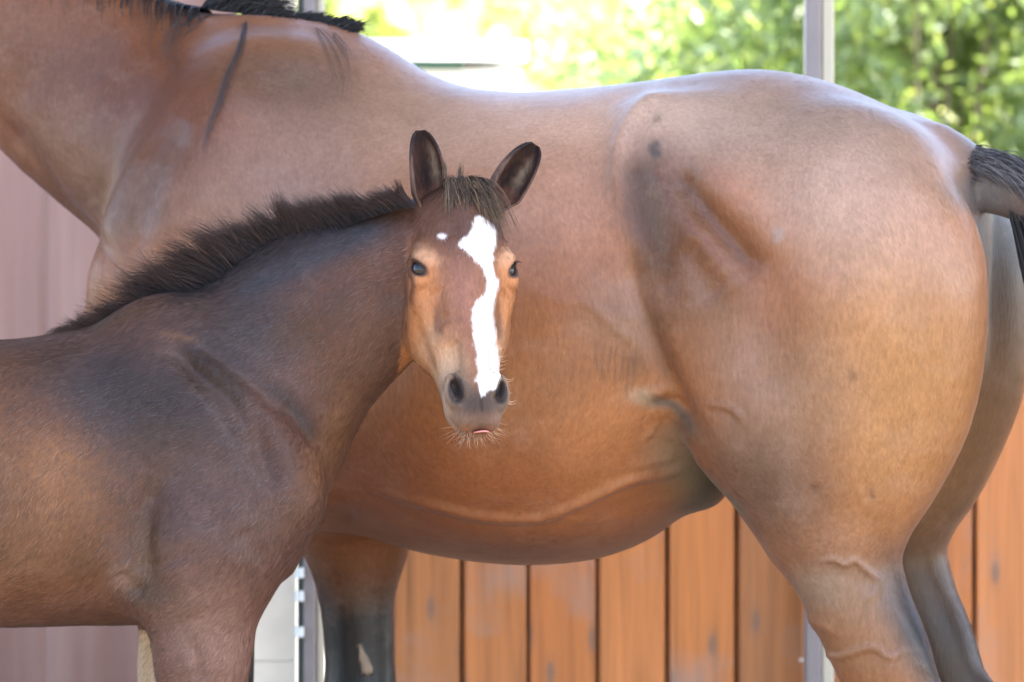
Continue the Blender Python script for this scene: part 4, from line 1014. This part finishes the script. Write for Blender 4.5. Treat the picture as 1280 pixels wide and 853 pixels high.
for s_ in (1, -1):
    ea, eb, en = eye_axes(s_); q = V-H(.050*s_, -.050, .122)-en*.029
    d = np.sqrt(((q@ea)/.0200)**2+((q@eb)/.0092)**2+((q@en)/.012)**2); g = np.clip((1.45-d)/.35, 0, 1)*.92*(ishead > .5)
    hc = hc*(1-g[:,None])+np.array([.030,.024,.026])*g[:,None]
    d = np.sqrt(((q@ea)/.03)**2+((q@eb+.022)/.012)**2+((q@en)/.02)**2); g = np.clip(1.5-d, 0, 1)*.38*(ishead > .5)
    hc = hc*(1-g[:,None])+np.array([.60,.42,.30])*g[:,None]
rim((.0325,-.012,.320), (.0095,.016,.0185), .35, (.035,.03,.032), 1.0)
# white blaze (a shape of its own), star spot
noi = fbm(V, 120, 77, 2)*.006
PH = ff.pix(V)
def poly_in(P, poly):
    poly = np.array(poly, float); ins = np.zeros(len(P), bool)
    for (xa, ya), (xb, yb) in zip(poly, np.roll(poly, -1, 0)):
        c = ((ya > P[:,1]) != (yb > P[:,1])) & (P[:,0] < (xb-xa)*(P[:,1]-ya)/(yb-ya+1e-9)+xa); ins ^= c
    return ins
BZ = [(595,270),(607,273),(615,280),(621,287),(620,300),(616,318),(617,340),(625,353),(623,362),(619,374),(617,395),(620,420),(623,440),(626,460),(625,474),(622,484),(610,489),(603,497),(600,488),(595,476),(597,462),(595,442),(592,425),(590,402),(590,384),(597,376),(606,366),(609,352),(603,334),(590,321),(580,311),(573,307),(577,299),(585,294),(591,283)]
i = near(PH, BZ, 20); pb = PH[i]; wob = np.stack([fbm(V[i]*np.array([1,1,.45]), 260, 77, 2), fbm(V[i]*np.array([1,1,.45]), 260, 78, 2)], 1)*5
dd, _, _ = seg_dist(pb+wob, BZ+[BZ[0]]); sg = np.where(poly_in(pb+wob, BZ), dd, -dd)
w = np.zeros(len(V)); w[i] = np.clip(sg/3.6+.5, 0, 1); w *= (hf > -.075)*(ishead > .5)*(N[:,1] < .1)
w2 = np.clip(1.5-np.hypot((PH[:,0]-552-.3*(PH[:,1]-295))/5.2, (PH[:,1]-295)/3.4)+noi*160, 0, 1)*(hf > -.05)*(N[:,1] < 0)*ishead; w = np.maximum(w, w2)
gb = np.exp(-.5*(((hr+.004)/.0035)**2+((hl-.276)/.012)**2))*.5
white = (np.array([.56,.53,.525])*(1+.5*fbm(V*np.array([1,1,.35]), 200, 81, 2))[:, None])
hc = hc*(1+.26*fbm(V*np.array([1,1,.7]), 50, 61, 2))[:, None]*np.array([.75,.645,.56])
hc = hc*(1-w[:,None])+white*w[:,None]; g_ = gb*w; hc = hc*(1-g_[:,None])+np.array([.30,.30,.33])*g_[:,None]
C = C*(1-ishead[:,None])+hc*ishead[:,None]
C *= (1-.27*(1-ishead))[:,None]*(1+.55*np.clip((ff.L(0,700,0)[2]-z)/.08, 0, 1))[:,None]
FOAL = empty('foal', (0, -.55, 0), 0, label='dark bay foal with white blaze, turning its head to look at the camera', category='foal')
C = np.clip(C, .004, 1)
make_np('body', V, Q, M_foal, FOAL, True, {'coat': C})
N = vnormals(V, Q)
def foal_mask(c):
    h_ = c-HO; a_, f_, l_ = h_@Rv, h_@Fv, h_@Lx; hd_ = (f_ > -.16)&(l_ > 0)&(np.abs(a_) < .10)&(c[:,1] < -.10)
    bare = hd_&((l_ > .300)|(np.hypot(np.abs(a_)-.066, l_-.122) < .024))
    return (c[:,2] > .40)&(N[Q[:,0],1] < .35)&~bare&~hd_
def head_mask(c):
    h_ = c-HO; a_, f_, l_ = h_@Rv, h_@Fv, h_@Lx; hd_ = (f_ > -.16)&(l_ > 0)&(np.abs(a_) < .10)&(c[:,1] < -.10)
    return hd_&(N[Q[:,0],1] < .3)&~((l_ > .300)|(np.hypot(np.abs(a_)-.066, l_-.122) < .024))
fur(FOAL, V, Q, C, N, 84000, .0105, lambda p: np.stack([np.full(len(p), -.8), np.zeros(len(p)), np.full(len(p), -.7)], 1), .00072, foal_mask, 401, .26)
fur(FOAL, V, Q, C, N, 16000, .0052, lambda p: np.tile(Lx, (len(p), 1)), .00045, head_mask, 402, .13)
def uv_sphere(name, c, r, m, par, seg=28):
    me = bpy.data.meshes.new(name); bm = bmesh.new(); bmesh.ops.create_uvsphere(bm, u_segments=seg, v_segments=seg//2, radius=r); bm.to_mesh(me); bm.free()
    o = link(name, me, m, par, True); o.location = c; return o
for s_ in (1, -1): uv_sphere('eye', H(.050*s_, -.050, .122)+eye_axes(s_)[2]*.0098, .0190, M_eye, FOAL)
tg = H(.004, -.040, .3745); V_, F_ = [], []
for j in range(7):
    for i in range(13):
        u, v = i/12*2-1, j/6
        q = H(.006+u*.0115, -.050+.034*math.sin(v*math.pi*.5)*(1-u*u*.5), .3690+.0125*v*(1-u*u*.4)); V_.append(q)
for j in range(6):
    for i in range(12): a = j*13+i; F_.append((a, a+1, a+14, a+13))
n0 = len(V_); V_ += [p-Fv*.004-Lx*.001 for p in V_]; F_ += [tuple(x+n0 for x in f[::-1]) for f in F_[:72]]
ed = list(range(0, 13))+[13*j+12 for j in range(1, 7)]+list(range(77, 90-13-1+0))[::-1] if False else []
tongue = make('tongue', V_, F_, M_tongue, FOAL, True)
# ears
def earcol(u, v, layer):
    def mx_(a, b, t): t = min(1, max(0, t)); return tuple(p*(1-t)+q*t for p, q in zip(a, b))
    e = abs(v); n_ = mnoise.noise(Vector((u*9, v*5, 3)))*.12+mnoise.noise(Vector((u*30, v*22, 1)))*.07
    if layer: return mx_((.085,.050,.038), (.016,.013,.014), (u-.62+n_)/.2)
    c = mx_((.11,.042,.026), (.032,.016,.012), (u-.22+n_)/.22)
    c = mx_(c, (.125,.092,.066), math.exp(-((v-.36+n_)/.15)**2-((u-.62)/.22)**2)*.9)
    c = mx_(c, (.010,.007,.007), math.exp(-((v+.02+n_*.8)/.17)**2-((u-.52)/.27)**2))
    c = mx_(c, (.018,.012,.012), max((u-.82+n_)/.08, (e-.86+n_*.5)/.08))
    return c
ear(FOAL, H(-.044, -.056, .038), H(-.052, -.050, .026)+np.array([-.004, .006, .116]), (.18, -1, .05), .0285, earcol, curl=-.25)
ear(FOAL, H(.050, -.055, .028), H(.050, -.055, .024)+np.array([.064, .004, .098]), (.45, -1, -.05), .031, earcol, curl=.18)
for px, t in ((270, -.08), (225, .08), (-290, -.09), (-290, .09)):
    a = ff.L(px, 1290, t); hoof(FOAL, (a[0]+.005, a[1]), .085, .04, .06, fwd=1)
# mane
lst = []
cr = catmull([(95,402),(135,397),(165,392),(200,378),(250,350),(300,325),(350,303),(400,284),(450,264),(500,249),(518,246)], 6)
def mane_root(u):
    k_ = u*(len(cr)-1); j = int(min(k_, len(cr)-2)); return cr[j]+(cr[j+1]-cr[j])*(k_-j)
locks = (np.arange(150)+rng.rand(150))/150; lp = [(u, rng.normal(), rng.normal(), rng.rand()) for u in locks]
for i in range(13500):
    u0, ra, rb, rc = lp[rng.randint(150)]; u = np.clip(u0+rng.normal()*.010, 0, 1); q = mane_root(u); x = q[0]
    t0 = -.10*np.clip((x-350)/190, 0, 1); ti = rng.normal()*.0075
    b_ = ff.L(x, q[1]+13, t0+ti-.006)
    L0 = np.interp(x, [95,165,200,250,320,400,470,540], [52,88,116,122,106,80,56,40])*FS*(.55+.45*rc)
    ln = L0*(.35+.65*rng.rand()**.7)
    ang = R(np.interp(x, [95,165,200,240,300,360,420,500,540], [181,186,176,156,136,120,122,134,128])+ra*6+rng.normal()*4)
    bend = np.interp(x, [95,200,260,400,540], [.15,.1,.45,.35,.5])+rb*.35+rng.normal()*.06
    side = rng.normal()*.06+rb*.10-.04; pull = (u0-u)*.5
    pts = []; p = np.array(b_); a = ang
    for s_ in range(7):
        pts.append(p.copy()); p = p+np.array([math.cos(a)+pull*4*s_/6, side-ti*5, math.sin(a)])*ln/6; a += bend/6*(1+s_/4)
    lst.append((pts, .00043, np.clip(.02+.22*rng.rand()+(.25 if rng.rand() < .15 else 0), 0, 1)))
for i in range(70):     # lock falling over the shoulder at the end of the mane
    b_ = ff.L(172+rng.normal()*7, 396+rng.normal()*2, -.03-.03*rng.rand()); pts = [b_+np.array([.012*math.sin(s_*2)+.02*s_*rng.rand(), -.02*s_-.012*math.sin(s_*3), -.052*s_*(.7+.4*rng.rand())]) for s_ in np.linspace(0, 1, 6)]
    lst.append((pts, .0007, .3+.4*rng.rand()))
strands('mane', lst, M_mane, FOAL, kind='stuff')
# forelock
lst = []
for i in range(2300):
    r0 = rng.uniform(-.026, .032); l0 = rng.uniform(-.012, .026)*(1-.5*rng.rand()); b_ = H(r0, -.014-abs(r0)*.25, l0)
    ck = int((r0+.04)/.006)*7.3; cv = math.sin(ck)
    ln = (.018+.058*rng.rand()**1.3)*(1+.35*cv)+max(0, r0)*.45; up = .35+.65*rng.rand(); sp = r0*10+rng.normal()*.10+.15+cv*.30; wv = rng.normal()*.0025
    pts = []
    for s_ in np.linspace(0, 1, 8):
        pts.append(b_+Rv*(sp*ln*s_+wv*math.sin(s_*4))+Fv*(ln*(up*s_-up*1.0*s_*s_)+.007*math.sin(min(1, s_*2)*1.57))+Lx*(ln*(s_*s_*.9-.12*s_)))
    lst.append((pts, .00045, np.clip((.0 if rng.rand() < .80 else .5)+.25*rng.rand(), 0, 1)))
for i in range(60):
    c = rng.choice([-.022, -.004]); b_ = H(c+rng.normal()*.002, -.03, .0); pts = [b_+np.array([.006*s_*(1 if c > -.01 else .2)+rng.normal()*.0003, 0, .040*s_*(.6+.5*rng.rand())]) for s_ in np.linspace(0, 1, 5)]
    lst.append((pts, .0006, .25*rng.rand()))
strands('forelock', lst, M_forelock, FOAL, kind='stuff')
# whiskers round the lips and chin
lst = []
for i in range(85):
    a = rng.uniform(-1.35, 1.35); r0 = .030*math.sin(a); b_ = H(r0, -.055+rng.normal()*.010, .352+.018*math.cos(a))
    ln = rng.uniform(.008, .028); dr = Rv*math.sin(a)*(1+.2*rng.normal())+Lx*(math.cos(a)*.9+.15)+Fv*rng.normal()*.25
    dr /= np.linalg.norm(dr); cv = Rv*rng.normal()*.004+np.array([0, 0, .003])
    lst.append(([b_+dr*ln*s_+cv*s_*s_ for s_ in np.linspace(0, 1, 5)], .00019, rng.rand()*.5))
for i in range(20):
    l0 = rng.uniform(.24, .33); b_ = H(.040 if l0 > .29 else .030, -.03, l0); ln = rng.uniform(.010, .022)
    lst.append(([b_+Rv*ln*s_+np.array([0, 0, -.004*math.sin(s_*3)]) for s_ in np.linspace(0, 1, 5)], .0003, .7))
strands('whiskers', lst, M_whisk, FOAL, kind='stuff')
lst = []
for s_ in (1, -1):
    ea, eb, en = eye_axes(s_); c0 = H(.050*s_, -.050, .122)+en*.029
    for i in range(34):
        t = rng.uniform(-1.1, 1.1); b_ = c0+ea*.017*math.sin(t)-eb*.0098*math.cos(t); dr = en*1.0-eb*.25+ea*math.sin(t)*.5+Lx*.5
        lst.append(([b_+dr*q*.009*(.6+.5*rng.rand())+Lx*q*q*.003 for q in (0, .35, .7, 1)], .00026, .05+.2*rng.rand()))
strands('eyelashes', lst, M_mane, FOAL, kind='stuff')
# tail
lst = []
for i in range(900):
    u = rng.rand(); b_ = ff.L(-350-45*u, 520+150*u, 0)+np.array([rng.normal()*.012, rng.normal()*.014, 0]); ln = rng.uniform(.12, .30)
    lst.append(([b_+np.array([-.05*s_, rng.normal()*.004, -ln*s_]) for s_ in np.linspace(0, 1, 5)], .0009, rng.rand()*.6))
strands('tail_hair', lst, M_mane, FOAL, kind='stuff')
